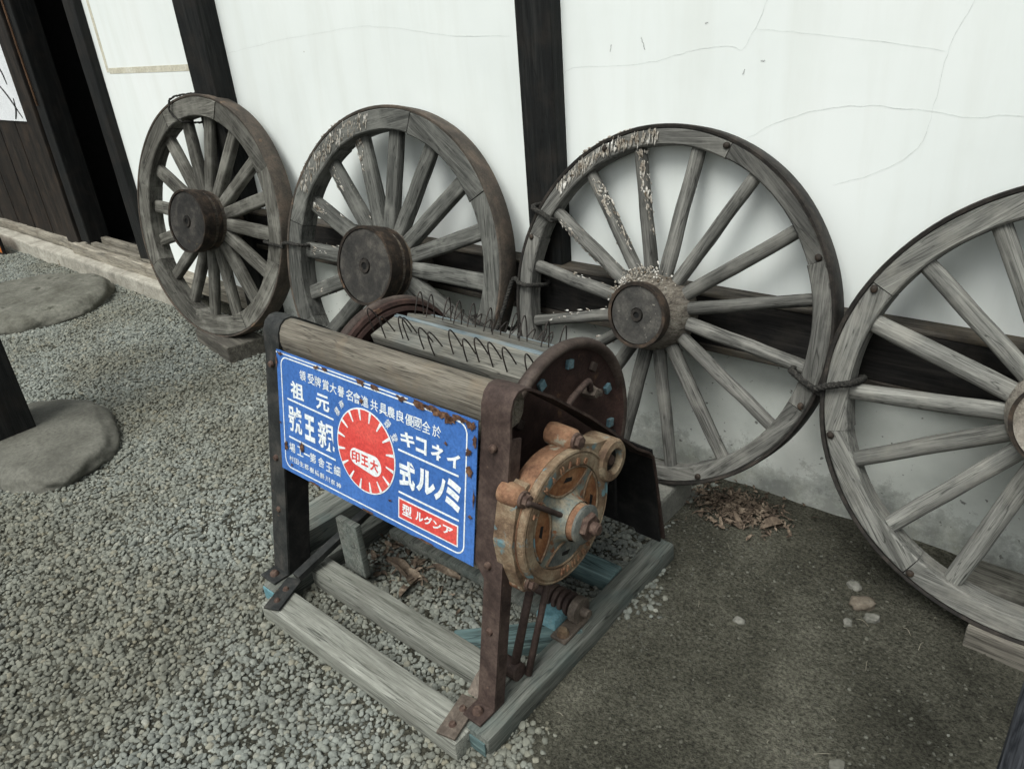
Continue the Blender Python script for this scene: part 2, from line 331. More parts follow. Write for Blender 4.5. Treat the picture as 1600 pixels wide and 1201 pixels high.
# ------------------------------------------------------------------ ground
def axis_pts(lo, hi, dlo, dhi, step):
    a = list(np.arange(dlo, dhi, step)); l, h = [], []
    k = step; x = dlo
    while x > lo: k *= 1.5; x -= k; l.append(max(x, lo))
    k = step; x = a[-1]
    while x < hi: k *= 1.5; x += k; h.append(min(x, hi))
    return l[::-1]+a+h
xs = axis_pts(-60, 60, -7.6, 1.2, .03); ys = axis_pts(-60, 12, -2.7, .12, .03)
V = [(x, y, ground_z(x, y) if -9 < x < 3 and -4 < y < .5 else -.012) for y in ys for x in xs]
nx = len(xs)
F = [(j*nx+i, j*nx+i+1, (j+1)*nx+i+1, (j+1)*nx+i) for j in range(len(ys)-1) for i in range(nx-1)]
g = link('ground', (V, [], F), 'dirt', smooth=True); g['kind'] = 'structure'

def pebble_set(name, mat, count, flat):
    c = bpy.data.collections.new(name)
    for i in range(count):
        bm = B(); sx = (1, random.uniform(.6, .95), random.uniform(*flat))
        for _ in range(26):
            v = Vector((random.gauss(0, 1), random.gauss(0, 1), random.gauss(0, 1))).normalized()*random.uniform(.42, .54)
            bm.verts.new((v.x*sx[0], v.y*sx[1], v.z*sx[2]))
        r = bmesh.ops.convex_hull(bm, input=bm.verts[:]); bmesh.ops.delete(bm, geom=list({g for g in r['geom_interior']+r['geom_unused'] if isinstance(g, bmesh.types.BMVert) and g.is_valid}), context='VERTS')
        bmesh.ops.bevel(bm, geom=bm.edges[:], offset=.03, segments=1, affect='EDGES')
        o = link('pebble', bm, mat, angle=28); COL.objects.unlink(o); c.objects.link(o)
    return c
def scatter(name, base, coll, dmin, smin, smax, dens=9000, attr='dens', lift=0, seed=0):
    ng = bpy.data.node_groups.new(name, 'GeometryNodeTree'); N, L = ng.nodes, ng.links
    ng.interface.new_socket('Geometry', in_out='INPUT', socket_type='NodeSocketGeometry')
    ng.interface.new_socket('Geometry', in_out='OUTPUT', socket_type='NodeSocketGeometry')
    gi = N.new('NodeGroupInput'); go = N.new('NodeGroupOutput')
    d = N.new('GeometryNodeDistributePointsOnFaces'); d.distribute_method = 'POISSON'
    d.inputs['Distance Min'].default_value = dmin; d.inputs['Density Max'].default_value = dens; d.inputs['Seed'].default_value = seed
    na = N.new('GeometryNodeInputNamedAttribute'); na.data_type = 'FLOAT'; na.inputs['Name'].default_value = attr
    L.new(gi.outputs[0], d.inputs['Mesh']); L.new(na.outputs[0], d.inputs['Density Factor'])
    ci = N.new('GeometryNodeCollectionInfo'); ci.inputs['Collection'].default_value = coll
    ci.inputs['Separate Children'].default_value = True; ci.inputs['Reset Children'].default_value = True
    ip = N.new('GeometryNodeInstanceOnPoints'); ip.inputs['Pick Instance'].default_value = True
    L.new(d.outputs['Points'], ip.inputs['Points']); L.new(ci.outputs[0], ip.inputs['Instance'])
    rr = N.new('FunctionNodeRandomValue'); rr.data_type = 'FLOAT_VECTOR'; rr.inputs[0].default_value = (-.5, -.5, 0); rr.inputs[1].default_value = (.5, .5, 6.283)
    L.new(rr.outputs[0], ip.inputs['Rotation'])
    rs = N.new('FunctionNodeRandomValue'); rs.data_type = 'FLOAT'; rs.inputs[2].default_value = 0; rs.inputs[3].default_value = 1; rs.inputs['Seed'].default_value = 5
    pw = N.new('ShaderNodeMath'); pw.operation = 'POWER'; pw.inputs[1].default_value = 1.15 if smin > .01 else 3.4
    mr = N.new('ShaderNodeMapRange'); mr.inputs['To Min'].default_value = smin; mr.inputs['To Max'].default_value = smax
    L.new(rs.outputs[1], pw.inputs[0]); L.new(pw.outputs[0], mr.inputs[0]); L.new(mr.outputs[0], ip.inputs['Scale'])
    rz = N.new('FunctionNodeRandomValue'); rz.data_type = 'FLOAT_VECTOR'; rz.inputs[0].default_value = (0, 0, lift-.005); rz.inputs[1].default_value = (0, 0, lift+.005); rz.inputs['Seed'].default_value = 9
    sp = N.new('GeometryNodeSetPosition'); L.new(d.outputs['Points'], sp.inputs['Geometry']); L.new(rz.outputs[0], sp.inputs['Offset'])
    L.new(sp.outputs[0], ip.inputs['Points'])
    L.new(ip.outputs[0], go.inputs[0])
    md = base.modifiers.new('scatter', 'NODES'); md.node_group = ng
BD = [(.2, -.94), (-.094, -.935), (-.24, -.92), (-.46, -.89), (-.8, -.85), (-.98, -.81), (-1.16, -.71), (-1.5, -.54), (-2, -.2), (-3, .4)]
def bound_x(y):
    for (y0, x0), (y1, x1) in zip(BD, BD[1:]):
        if y1 <= y <= y0: return x0+(x1-x0)*(y-y0)/(y1-y0)
    return .4
def in_view(x, y, z=0, mg=90):
    d = Vector((x, y, z))-cam.matrix_world.translation; zz = d.dot(fw)
    if zz < .2: return False
    px = 800+FPX*d.dot(r2)/zz; py = 600-FPX*d.dot(u2)/zz
    return -mg*2 < px < 1600+mg*2 and -mg < py < 1200+mg*3
def zone(name, fn, step=.05):
    vid, Vv, Ff, D = {}, [], [], []
    def vx(i, j):
        if (i, j) not in vid:
            x, y = -8+i*step, -2.4+j*step; vid[i, j] = len(Vv); Vv.append((x, y, ground_z(x, y))); D.append(max(0, min(1, fn(x, y))))
        return vid[i, j]
    for i in range(int(9.4/step)):
        for j in range(int(2.36/step)):
            x, y = -8+(i+.5)*step, -2.4+(j+.5)*step
            if fn(x, y) > 0 and in_view(x, y): Ff.append((vx(i, j), vx(i+1, j), vx(i+1, j+1), vx(i, j+1)))
    o = link(name, (Vv, [], Ff), 'under' if name == 'gravel' else 'dirt', smooth=True)
    o.data.attributes.new('dens', 'FLOAT', 'POINT').data.foreach_set('value', D)
    return o
def grav(x, y):
    d = bound_x(y)-x+.16*noise.noise(Vector((x*2.4, y*2.4, 5)))+.05*noise.noise(Vector((x*11, y*11, 2)))
    return min(1, d/.07)
def dirtd(x, y):
    d = bound_x(y)-x
    if d > .3: return 0
    k = .35+.8*noise.noise(Vector((x*3, y*3, 8)))+.35*noise.noise(Vector((x*9, y*9, 3)))+max(0, .75+d*3)+(.3 if y > -.5 else 0)
    return max(.40, k*.7)
# ------------------------------------------------------------------ building
bld = empty('storehouse'); tag(bld, 'white plastered building with black timber posts, low cement foot and a dark doorway', 'building')
WH = 2.9
bm = B(); box(bm, (-4.80, 0, .10), (-3.52, .12, WH), 0); link('plaster_panel', bm, 'wall', bld)
bm = B(); box(bm, (-3.52, 0, .55), (-1.575, .12, WH), 0); link('plaster_panel', bm, 'wall', bld)
bm = B(); box(bm, (-1.575, 0, .55), (6, .12, WH), 0); link('plaster_panel', bm, 'wall', bld)
bm = B(); box(bm, (-3.52, -.001, -.2), (6, .13, .55), 0); link('cement_foot', bm, 'cement', bld)
bm = B(); box(bm, (-3.62, -.095, .1), (-3.42, .05, WH), .006); link('timber_post', bm, 'black_timber', bld)
bm = B(); box(bm, (-1.638, -.055, .5), (-1.505, .05, WH), .006); link('timber_post', bm, 'black_timber', bld)
bm = B(); box(bm, (-3.42, -.07, .492), (6, .02, .640), .004); rail = link('timber_rail', bm, 'black_beam', bld)
bm = B(); box(bm, (-3.42, -.074, .6405), (6, .015, .652), .004, jit=.003, sub=40); link('rail_edge', bm, 'beam_edge', bld)
bm = B(); box(bm, (-3.42, -.073, .470), (6, .01, .4915), .004, jit=.003, sub=40); link('rail_edge', bm, 'beam_edge', bld)
MT['worn'] = wood('worn_brown_edge', (.05, .028, .016), (.11, .06, .032), (.2, .11, .06), 2, .8)
# doorway
bm = B(); box(bm, (-4.945, -.045, .16), (-4.80, .1, WH), .008, jit=.006, sub=14); link('door_post', bm, 'black_timber', bld)
bm = B(); box(bm, (-5.86, -.05, .2), (-5.72, .1, WH), .008); link('door_post', bm, 'black_timber', bld)
bm = B(); tube(bm, smooth_path([(-5.805, -.058, 2.0), (-5.80, -.062, 1.5), (-5.80, -.06, 1.12)]), .007, 6); link('worn_edge', bm, 'worn', bld)
bm = B(); box(bm, (-6.14, -.05, .14), (-5.93, .06, WH), .008); link('door_post', bm, 'door_wood', bld)
bm = B(); box(bm, (-5.93, .0, .2), (-5.86, .06, WH), 0); link('door_gap', bm, 'unlit_black', bld)  # solid filler, its near-black colour paints the shade of the gap
for i in range(9):
    x1 = -6.14-i*.19
    bm = B(); box(bm, (x1-.188, -.012+.004*(i % 2), .17), (x1, .03, 1.0), .004); link('door_board', bm, 'door_wood', bld)
bm = B(); box(bm, (-8.2, .0, 1.0), (-6.14, .05, WH), 0); link('door_panel', bm, 'black_timber', bld)
bm = B(); box(bm, (-9, -.05, .105), (-6.0, .08, .172), .012, jit=.008, sub=20); link('door_sill', bm, 'sill_wood', bld)
bm = B(); box(bm, (-6.0, -.085, .10), (-3.53, .1, .178), .012, jit=.006, sub=24); link('door_sill', bm, 'sill_wood', bld)
bm = B(); box(bm, (-5.72, -.045, .179), (-4.80, -.005, .205), .006); box(bm, (-5.72, .03, .179), (-4.80, .07, .225), .006); link('sill_track', bm, 'sill_wood', bld)
bm = B(); box(bm, (-9, -.15, -.1), (-4.4, .05, .102), .014, jit=.010, sub=30); link('foundation_kerb', bm, 'kerb', bld)
bm = B()
for lo, hi in (((-6, 2.5, 0), (-4.5, 2.56, WH)), ((-6.1, .1, 0), (-6, 2.56, WH)), ((-4.6, .1, 0), (-4.5, 2.56, WH)), ((-6.1, .1, .06), (-4.5, 2.56, .12)), ((-6.1, .1, WH), (-4.5, 2.56, WH+.05))):
    box(bm, lo, hi, 0)
link('dark_room_interior', bm, 'unlit_black', bld)
bm = B(); box(bm, (-4.70, -.0012, 1.292), (-3.63, 0, 1.322), 0); box(bm, (-4.735, -.0012, 1.30), (-4.705, 0, 2.2), .001)
MT['strip'] = patchy('cream_patch', (.52, .49, .39), (.6, .57, .46), (.68, .66, .57), 12, .9); link('patched_strip', bm, 'strip', bld)
# hairline cracks in the plaster
def ribbon(bm, pts, w0):
    p = smooth_path([(x, -.0012, z) for x, z in pts], 8); sdv = random.random()*9; vs = []
    for i, q in enumerate(p):
        d = p[min(i+1, len(p)-1)]-p[max(i-1, 0)]; nn = Vector((-d.z, 0, d.x)).normalized()
        q = q+nn*.004*noise.noise(Vector((i*.7, sdv, 0))); ww = w0*(.45+.55*abs(noise.noise(Vector((i*.33, sdv, 3))))*2)*(.25 if i in (0, len(p)-1) else 1)
        vs.append((bm.verts.new(q+nn*ww), bm.verts.new(q-nn*ww)))
    for a, b in zip(vs, vs[1:]): bm.faces.new((a[0], b[0], b[1], a[1]))
MT['mark'] = patchy('dark_scuff', (.2,)*3, (.28,)*3, (.4,)*3, 60)
MT['crack'] = patchy('crack_line', (.56, .58, .565), (.64, .67, .655), (.71, .735, .72), 40, .9)
CR = [[(-1.50, 1.245), (-1.457, 1.259), (-1.2, 1.269), (-1.083, 1.294), (-.963, 1.304), (-.924, 1.298), (-.868, 1.403), (-.83, 1.5)],
      [(-.93, 1.05), (-.896, 1.077), (-.796, 1.128), (-.642, 1.16), (-.458, 1.148), (-.379, 1.138), (-.283, 1.143), (.1, 1.15)],
      [(-.40, 1.45), (-.417, 1.372), (-.451, 1.268), (-.462, 1.134), (-.485, 1.062), (-.563, 1.006), (-.666, .968)],
      [(-.90, 1.34), (-.798, 1.328), (-.6, 1.30), (-.452, 1.274)],
      [(-3.40, 1.36), (-3.013, 1.393), (-2.53, 1.419), (-2.308, 1.414), (-1.986, 1.373), (-1.70, 1.359)]]
for c in CR: bm = B(); ribbon(bm, c, .00038 if c[0][1] == 1.34 else .0005); link('crack', bm, 'crack', bld)
bm = B()
for x, z, a, ln in ((-1.222, 1.318, -1.2, .018), (-1.03, 1.36, .3, .005), (-.87, 1.265, .2, .006), (-1.33, 1.31, 1.4, .01), (-.92, 1.24, 1.2, .007)):
    bm = B(); dx, dz = math.cos(a)*ln, math.sin(a)*ln; ribbon(bm, [(x-dx, z-dz), (x, z), (x+dx, z+dz)], .0013); link('scuff_mark', bm, 'mark', bld)

# notice on the door
nb = B(); box(nb, (-7.6, -.02, 1.005), (-6.21, -.008, 1.75), .002)
no = link('paper_notice', nb, 'paper'); tag(no, 'white paper notice with black brush strokes on the dark door', 'notice')
bm = B()
def stroke(bm, pts, r): 
    p = smooth_path(pts, 5); n = len(p); tube(bm, [Vector((q[0], -.0205, q[1])) for q in p], [r*(.5+.5*math.sin(math.pi*(i+.5)/n)) for i in range(n)], 6)
for pts in ([(-6.55, 1.26), (-6.42, 1.17), (-6.28, 1.03)], [(-6.33, 1.16), (-6.36, 1.08), (-6.43, 1.02)], [(-6.75, 1.3), (-6.62, 1.25), (-6.5, 1.28)], [(-6.6, 1.2), (-6.7, 1.1), (-6.82, 1.04)], [(-6.45, 1.4), (-6.38, 1.33), (-6.36, 1.25)]):
    stroke(bm, [(a, c, 0) for a, c in pts], .007)
link('ink_strokes', bm, 'ink', no)
# small orange board on the ground by the sill
ob = B(); box(ob, (-7.6, -.262, .0), (-7.03, -.25, .20), .002, Matrix.Identity(4))
obo = link('orange_board', ob, 'orange'); tag(obo, 'small orange board with dark edging standing on gravel below the doorway', 'board')
bm = B(); box(bm, (-7.62, -.268, -.01), (-7.01, -.244, .012), .002); box(bm, (-7.03, -.268, .012), (-7.012, -.244, .2), .002); link('board_edging', bm, 'black_iron', obo)

# eave posts and their stones
def rock(name, c, r, mat, sub=4, amp=.16, flat=.55, fr=1.2):
    bm = B(); bmesh.ops.create_icosphere(bm, subdivisions=sub, radius=1); sv = Vector((random.random()*60,)*3)
    for v in bm.verts:
        k = 1+amp*noise.noise(v.co*fr+sv)+amp*.3*noise.noise(v.co*fr*3.2+sv)+amp*.12*noise.noise(v.co*fr*9+sv)-amp*.25*max(0, noise.noise(v.co*fr*5+sv*2)-.25)
        q = v.co*k; q.z = math.copysign(min(abs(q.z), flat+.08*(abs(q.z)-flat)) if abs(q.z) > flat else abs(q.z), q.z)
        v.co = Vector((q.x*r[0], q.y*r[1], q.z*r[2]))
    o = link(name, bm, mat, smooth=True); o.location = c; return o
o = rock('base_stone', (-3.27, -1.29, -.005), (.46, .25, .115), 'stone', 5); o.rotation_euler.z = R(-6)
tag(o, 'smooth rounded grey base stone under the black post on the left', 'stone')
o = rock('step_stone', (-5.26, -.60, -.01), (.50, .44, .19), 'stone_step', 5, .2, .55, 1.3); o.rotation_euler.z = R(12)
tag(o, 'large flat step stone on gravel in front of the doorway', 'stone')
bm = B(); box(bm, (-3.52, -1.47, .055), (-3.302, -1.285, 2.6), .008); o = link('eave_post', bm, 'black_timber'); tag(o, 'black square eave post standing on the rounded stone', 'post', 'eave posts')
bm = B(); box(bm, (.0, -1.36, -.02), (.16, -1.18, 2.6), .008)
MT['near_post'] = wood('charred_post', (.006, .007, .009), (.015, .017, .021), (.07, .075, .085), 2, 1.6, (.04, .045, .055), .4, .1, .7)
o = link('eave_post', bm, 'near_post'); tag(o, 'dark grained post cut off at the corner of the picture, in front of the dirt', 'post', 'eave posts')

# ------------------------------------------------------------------ wheels
def wheel(name, label, base, lean, yaw, RO, ri, depth, off, hub, spoke, mats, joint=True, nails=True, hoff=(0, 0), spoke_n=16):
    n0 = Vector((math.sin(yaw), -math.cos(yaw), 0)); t = Vector((math.cos(yaw), math.sin(yaw), 0))
    upv = Vector((0, 0, 1))*math.cos(lean)-n0*math.sin(lean); n = n0*math.cos(lean)+Vector((0, 0, 1))*math.sin(lean)
    mw = Matrix((t, -n, upv)).transposed().to_4x4(); mw.translation = base
    root = empty(name, mw); tag(root, label, 'wheel', 'wooden cart wheels leaning on the wall')
    tt = .011; Rw = RO-tt
    C = Vector((0, 0, RO))
    def place(o): o.location = C; return o
    # iron tyre
    bm = B(); pr = [(Rw+.0005, .004), (RO-.003, .002), (RO, .006), (RO, depth-.006), (RO-.003, depth-.002), (Rw+.0005, depth-.004), (Rw+.0005, .004)]
    lathe(bm, pr, 'Y', 120)
    for v in bm.verts: v.co += Vector((v.co.x, 0, v.co.z)).normalized()*.0018*noise.noise(v.co*5)
    place(link('tyre', bm, mats['tyre'], root, angle=40))
    # eight felloes; grain follows local X through a per-felloe rotation
    step = 45; j0 = off+11.25
    for k in range(8):
        bm = B(); a0, a1 = R(90-22.5+.12), R(90+22.5-.12); N = 14; b = .004
        prof = [(ri, .006+b), (ri+b, .006), (Rw-b, .0045), (Rw, .0045+b), (Rw, depth-.008), (Rw-b, depth-.004), (ri+b, depth-.008), (ri, depth-.012)]
        sv = Vector((random.random()*30,)*3); dr = random.uniform(-.003, .003); dy = random.uniform(-.0025, .0025)
        rings = []
        for i in range(N+1):
            a = a0+(a1-a0)*i/N; ring = []
            for r, y in prof:
                rr = r+(dr if r < (ri+Rw)/2 else 0); p = Vector((rr*math.cos(a), y+dy, rr*math.sin(a)))
                p += Vector(noise.noise_vector(p*7+sv))*.0022
                if r > (ri+Rw)/2:
                    q = math.hypot(p.x, p.z)
                    if q > Rw: p.x *= Rw/q; p.z *= Rw/q
                ring.append(bm.verts.new(p))
            rings.append(ring)
        for A, Bq in zip(rings, rings[1:]):
            for i in range(8): bm.faces.new((A[i], A[(i+1) % 8], Bq[(i+1) % 8], Bq[i]))
        bm.faces.new(rings[0]); bm.faces.new(rings[-1][::-1])
        o = place(link('felloe', bm, mats['rim'], root, angle=35)); o.rotation_euler.y = -R(j0+22.5+45*k-90)
        if nails:
            nb_ = B(); aj = R(90-22.5+1.2)
            g_ = bmesh.ops.create_uvsphere(nb_, u_segments=10, v_segments=6, radius=.009)
            for v in g_['verts']: v.co = Vector((v.co.x*1.15, v.co.y*.7, v.co.z))+Vector(((Rw-.013)*math.cos(aj), .003, (Rw-.013)*math.sin(aj)))
            o2 = link('nail', nb_, 'iron_band', root, smooth=True); o2.location = C; o2.rotation_euler.y = o.rotation_euler.y
    # spokes
    w0, w1, t0, t1, ex, y0, y1 = spoke; protos = []
    for q in range(4):
        bm = B(); N = 12; r0, r1 = hub['rs']-.03, ri+.012; rings = []; sv = Vector((random.random()*40,)*3)
        for i in range(N+1):
            f = i/N; r = r0+(r1-r0)*f; wq = (w0+(w1-w0)*f)*(1+.05*noise.noise(Vector((f*3, q, 1)))); tq = t0+(t1-t0)*f
            ring = []
            for k in range(16):
                a = 2*math.pi*k/16; ca, sa = math.cos(a), math.sin(a)
                cx_ = math.copysign(abs(ca)**ex, ca)*wq/2; cy_ = math.copysign(abs(sa)**ex, sa)*tq/2
                p = Vector((r, y0+(y1-y0)*f+cy_, cx_)); p += Vector(noise.noise_vector(p*11+sv))*.0022
                ring.append(bm.verts.new(p))
            rings.append(ring)
        for A, Bq in zip(rings, rings[1:]):
            for k in range(16): bm.faces.new((A[k], A[(k+1) % 16], Bq[(k+1) % 16], Bq[k]))
        bm.faces.new(rings[0]); bm.faces.new(rings[-1][::-1])
        o = link('spoke', bm, mats['spoke'], root, angle=45); protos.append(o)
    for k in range(16):
        o = protos[k % 4] if k < 4 else dup(protos[k % 4], root)
        o.location = C+Vector((hoff[0], 0, hoff[1]))*.6; o.rotation_euler.y = -R(off+22.5*k+random.uniform(-.8, .8))
        o.scale = (1, random.uniform(.92, 1.06), random.uniform(.90, 1.08))
    # hub
    bm = B(); lathe(bm, hub['prof'], 'Y', 56)
    for v in bm.verts: v.co += Vector(noise.noise_vector(v.co*9))*.003
    h = place(link('hub', bm, [mats['hub'], ], root, angle=40)); h.location = C+Vector((hoff[0], 0, hoff[1]))
    bm = B(); hr = hub['r']; hp = hub['p']
    lathe(bm, [(.001, -hp+.004), (hub['hole'], -hp+.004), (hub['hole']+.003, -hp-.001), (hr*.55, -hp), (hr-.010, -hp-.001), (hr-.008, -hp+.02)], 'Y', 56)
    for v in bm.verts: v.co += Vector(noise.noise_vector(v.co*13))*.002
    link('hub_end', bm, mats['face'], h, angle=40)
    bm = B(); lathe(bm, [(hub['hole']*.5, -hp-.003), (hub['hole']*.55, -hp-.006), (hub['hole'], -hp-.006), (hub['hole']+.002, -hp+.01), ], 'Y', 28); link('axle_bush', bm, 'tyre_dark', h, angle=40)
    bm = B(); lathe(bm, [(.0005, -hp-.002), (hub['hole']*.62, -hp-.002)], 'Y', 24); link('axle_hole', bm, 'hole', h)
    for (bw0, bw1, br) in hub['bands']:
        bm = B(); lathe(bm, [(br-.01, bw0), (br, bw0-.001), (br+.001, bw0+.004), (br, bw1-.003), (br-.004, bw1), (br-.012, bw1)], 'Y', 56)
        for v in bm.verts: v.co += Vector(noise.noise_vector(v.co*11))*.003
        link('hub_band', bm, mats['band'], h, angle=40)
    root['_c'] = (0, 0, RO); root['_n'] = 0
    del root['_c']; del root['_n']
    return root
big = lambda hr, hp: dict(r=hr, p=hp, hole=.026, rs=hr-.02, bands=[(-hp-.006, -hp+.058, hr), (-hp+.075, -hp+.10, hr*.965)],
    prof=[(.02, -hp+.01), (hr-.012, -hp+.006), (hr-.006, -hp+.03), (hr*.94, -hp+.06), (hr*.95, .02), (hr*.95, .10), (hr*.8, .14), (hr*.7, .18), (.02, .18)])
W1 = wheel('cart_wheel', 'dark cart wheel with thick flat spokes and black capped hub, beside the doorway', (-3.5227, -.3657, .0767), .1971, .1066, .5751, .478, .094, 17.5, big(.148, .085),
           (.058, .062, .05, .036, .42, .052, .056), dict(tyre='tyre', rim='wheel_warm', spoke='wheel_warm', hub='hub_wood', face='hub_face', band='iron_band'), nails=False)
W2 = wheel('cart_wheel', 'dark grey cart wheel with bird-stained flat spokes, between the doorway wheel and the narrow post', (-2.2065, -.3934, .0506), .2447, .0672, .5744, .487, .092, 21.3, big(.146, .082),
           (.062, .064, .05, .036, .42, .050, .054), dict(tyre='tyre', rim='wheel_dark', spoke='wheel_dark', hub='hub_wood', face='hub_face', band='iron_band'), nails=False)
h3 = dict(r=.094, p=.075, hole=.018, rs=.10, bands=[(-.081, -.050, .095)],
    prof=[(.02, -.07), (.086, -.07), (.092, -.05), (.1, -.03), (.112, .0), (.116, .03), (.116, .07), (.10, .11), (.08, .14), (.02, .14)])
W3 = wheel('cart_wheel', 'grey cart wheel with slim spokes caked in white droppings, right of the narrow post', (-1.091, -.2867, .0867), .2169, -.0093, .5281, .470, .070, 13.6, h3,
           (.042, .038, .042, .037, .85, .030, .036), dict(tyre='tyre_dark', rim='wheel_grey', spoke='wheel_grey', hub='hub_wood_w', face='hub_face_light', band='iron_band'))
h4 = dict(h3, p=.06, bands=[(-.066, -.04, .095)])
W4 = wheel('cart_wheel', 'palest grey cart wheel, cut off by the right edge of the photo', (-.0462, -.3246, .0406), .2311, .0099, .5212, .458, .085, 5.3, h4,
           (.047, .045, .046, .042, .85, .033, .040), dict(tyre='tyre_dark', rim='wheel_pale', spoke='wheel_pale', hub='hub_wood_w', face='hub_face_light', band='iron_band'), hoff=(-.015, .015))

def wp(root, RO, r, a, y): return root.matrix_world @ Vector((r*math.cos(R(a)), y, RO+r*math.sin(R(a))))
# droppings on the second and third wheels
def droppings(root, RO, ri, spokes, rimspan, n_rim, y, sw, big_):
    bm = B()
    def blob(c, r, sub=1, an=None):
        g_ = bmesh.ops.create_icosphere(bm, subdivisions=sub, radius=1); sv = Vector(c)*70
        for v in g_['verts']:
            k = 1+.7*noise.noise(v.co*1.6+sv); q = Vector((v.co.x*r[0], v.co.y*r[1], v.co.z*r[2]))*k
            if an is not None: q = Vector((q.z*math.cos(an)-q.x*math.sin(an), q.y, q.z*math.sin(an)+q.x*math.cos(an)))
            v.co = q+Vector(c)
    for a, lo, hi, cnt in spokes:
        ca, sa = math.cos(R(a)), math.sin(R(a)); cl = [random.uniform(lo, hi) for _ in range(5)]
        for _ in range(cnt):
            r = random.gauss(random.choice(cl), .035) if random.random() < .6 else random.uniform(lo, hi)
            r = min(max(r, lo), hi); d = max(-.48, min(.48, random.gauss(0, .26)))*sw; e = random.random()**2
            s = .0012+.0030*e*big_; yy = y+abs(d/sw)**2*.05*1.3
            blob((r*ca-d*sa, yy+.0008, RO+r*sa+d*ca), (s*.9, s*.36, s*random.uniform(1, 4.5)), 1, R(a)+random.gauss(0, .25))
    for _ in range(n_rim):
        a = random.uniform(*rimspan); r = random.uniform(ri+.012, RO-.018); ln = random.uniform(.003, .014)
        blob((r*math.cos(R(a)), .0028, RO+r*math.sin(R(a))), (random.uniform(.0009, .0022), .0020, ln), 2)
    for _ in range(n_rim):
        a = random.gauss(sum(rimspan)/2, (rimspan[1]-rimspan[0])/6); s = random.uniform(.0015, .005)
        blob((RO*math.cos(R(a)), random.uniform(.002, .05), RO+RO*math.sin(R(a))), (s*1.4, s, s*.7))
    o = link('bird_droppings', bm, 'dropping', root, smooth=True); o['kind'] = 'stuff'
droppings(W2, .5744, .487, [(133.8, .17, .47, 300), (156.3, .17, .47, 320), (178.8, .2, .47, 90), (111.3, .36, .48, 30), (201, .25, .45, 30)], (100, 152), 190, .0305, .07, .8)
droppings(W3, .5281, .470, [(126.1, .12, .45, 420), (148.6, .12, .44, 400), (103.6, .12, .46, 330), (171.1, .12, .33, 160), (193.6, .12, .40, 80), (216, .13, .3, 60), (81, .12, .2, 30)], (95, 140), 210, .015, .044, 1)
bm = B(); it = []
for _ in range(420):
    a = random.gauss(120, 26); r = random.uniform(.09, .135); s_q = random.uniform(.0012, .0038); it.append(((r*math.cos(R(a)), random.uniform(-.045, .012), .5281+r*math.sin(R(a))), (s_q, s_q*.8, s_q*1.2)))
lumps(bm, it, 1, .6); o = link('bird_droppings', bm, 'dropping', W3, smooth=True); o['kind'] = 'stuff'

# ropes and wire
def rope(label, pts, r=.0075, cat='rope', name='rope_tie', mat='rope', closed=True):
    p = smooth_path(list(pts)+([pts[0]] if closed else []), 7)
    if closed: p = p[:-1]
    bm = B(); n = len(p); fine = []
    for i in range(n if closed else n-1):
        a, b = p[i], p[(i+1) % n]; m = max(1, int((b-a).length/.006)); fine += [a.lerp(b, k/m) for k in range(m)]
    for st in range(3 if r > .007 else 2):
        q = []; ln = 0
        for i, c in enumerate(fine):
            d = (fine[(i+1) % len(fine)]-fine[i-1]).normalized(); ln += (fine[i]-fine[i-1]).length if i else 0
            x = d.orthogonal().normalized() if abs(d.z) > .95 else d.cross(Vector((0, 0, 1))).normalized(); y = d.cross(x)
            a = ln*6.283/.034+st*6.283/3; q.append(c+(x*math.cos(a)+y*math.sin(a))*r*.5+Vector(noise.noise_vector(c*45))*.0016)
        tube(bm, q, r*.6, 6, closed=closed)
    o = link(name, bm, mat, smooth=True); tag(o, label, cat); return o
def P(rt_, RO, r, a, y): return wp(rt_, RO, r, a, y)
a1, a2, a3, a4 = (W1, .5751), (W2, .5744), (W3, .5281), (W4, .5212)
rope('dark rope joining the rims of the doorway wheel and its neighbour', [P(*a1, .47, -7, -.01), P(*a1, .53, -7, -.012), P(*a1, .585, -7, .0), P(*a2, .585, 178, -.006), P(*a2, .53, 177, -.012), P(*a2, .475, 177, -.008), P(*a2, .47, 177, .1), P(*a2, .58, 177, .105), P(*a1, .585, -7, .105), P(*a1, .47, -7, .105)])
rope('dark rope tying the bird-stained wheels together behind the machine drum', [P(*a2, .475, -15.5, -.008), P(*a2, .53, -15.5, -.012), P(*a2, .585, -15.5, .0), P(*a3, .54, 179.2, -.006), P(*a3, .50, 179.2, -.012), P(*a3, .46, 179.2, -.008), P(*a3, .455, 179.2, .09), P(*a3, .54, 179.2, .1), P(*a2, .59, -15.5, .105), P(*a2, .47, -15.5, .105)], .008)
rope('short dark rope wrapped round the upper left rim of the slim-spoked wheel', [P(*a3, .455, 150, -.008), P(*a3, .49, 150.5, -.012), P(*a3, .54, 151, -.004), P(*a3, .542, 151, .09), P(*a3, .455, 150, .095)], .009)
rope('thick twisted rope joining the two palest wheels', [P(*a3, .445, -9.5, -.008), P(*a3, .49, -11, -.013), P(*a3, .54, -12.5, -.006), P(*a4, .53, 184.5, -.006), P(*a4, .49, 182.5, -.013), P(*a4, .45, 181, -.008), P(*a4, .445, 181, .09), P(*a4, .53, 184, .1), P(*a3, .54, -12, .1), P(*a3, .445, -9.5, .1)], .009)
rope('thin dark wire looped over the top of the doorway wheel', [P(*a1, .46, 101, -.006), P(*a1, .50, 108, -.009), P(*a1, .54, 110, -.009), P(*a1, .582, 107, -.004), P(*a1, .59, 102, .05), P(*a1, .582, 100, .1), P(*a1, .47, 100, .105)], .006, 'wire', 'wire_tie')
W = [P(*a1, .59, 106, 0), P(*a1, .615, 103, -.01), P(*a1, .60, 100, .02)]
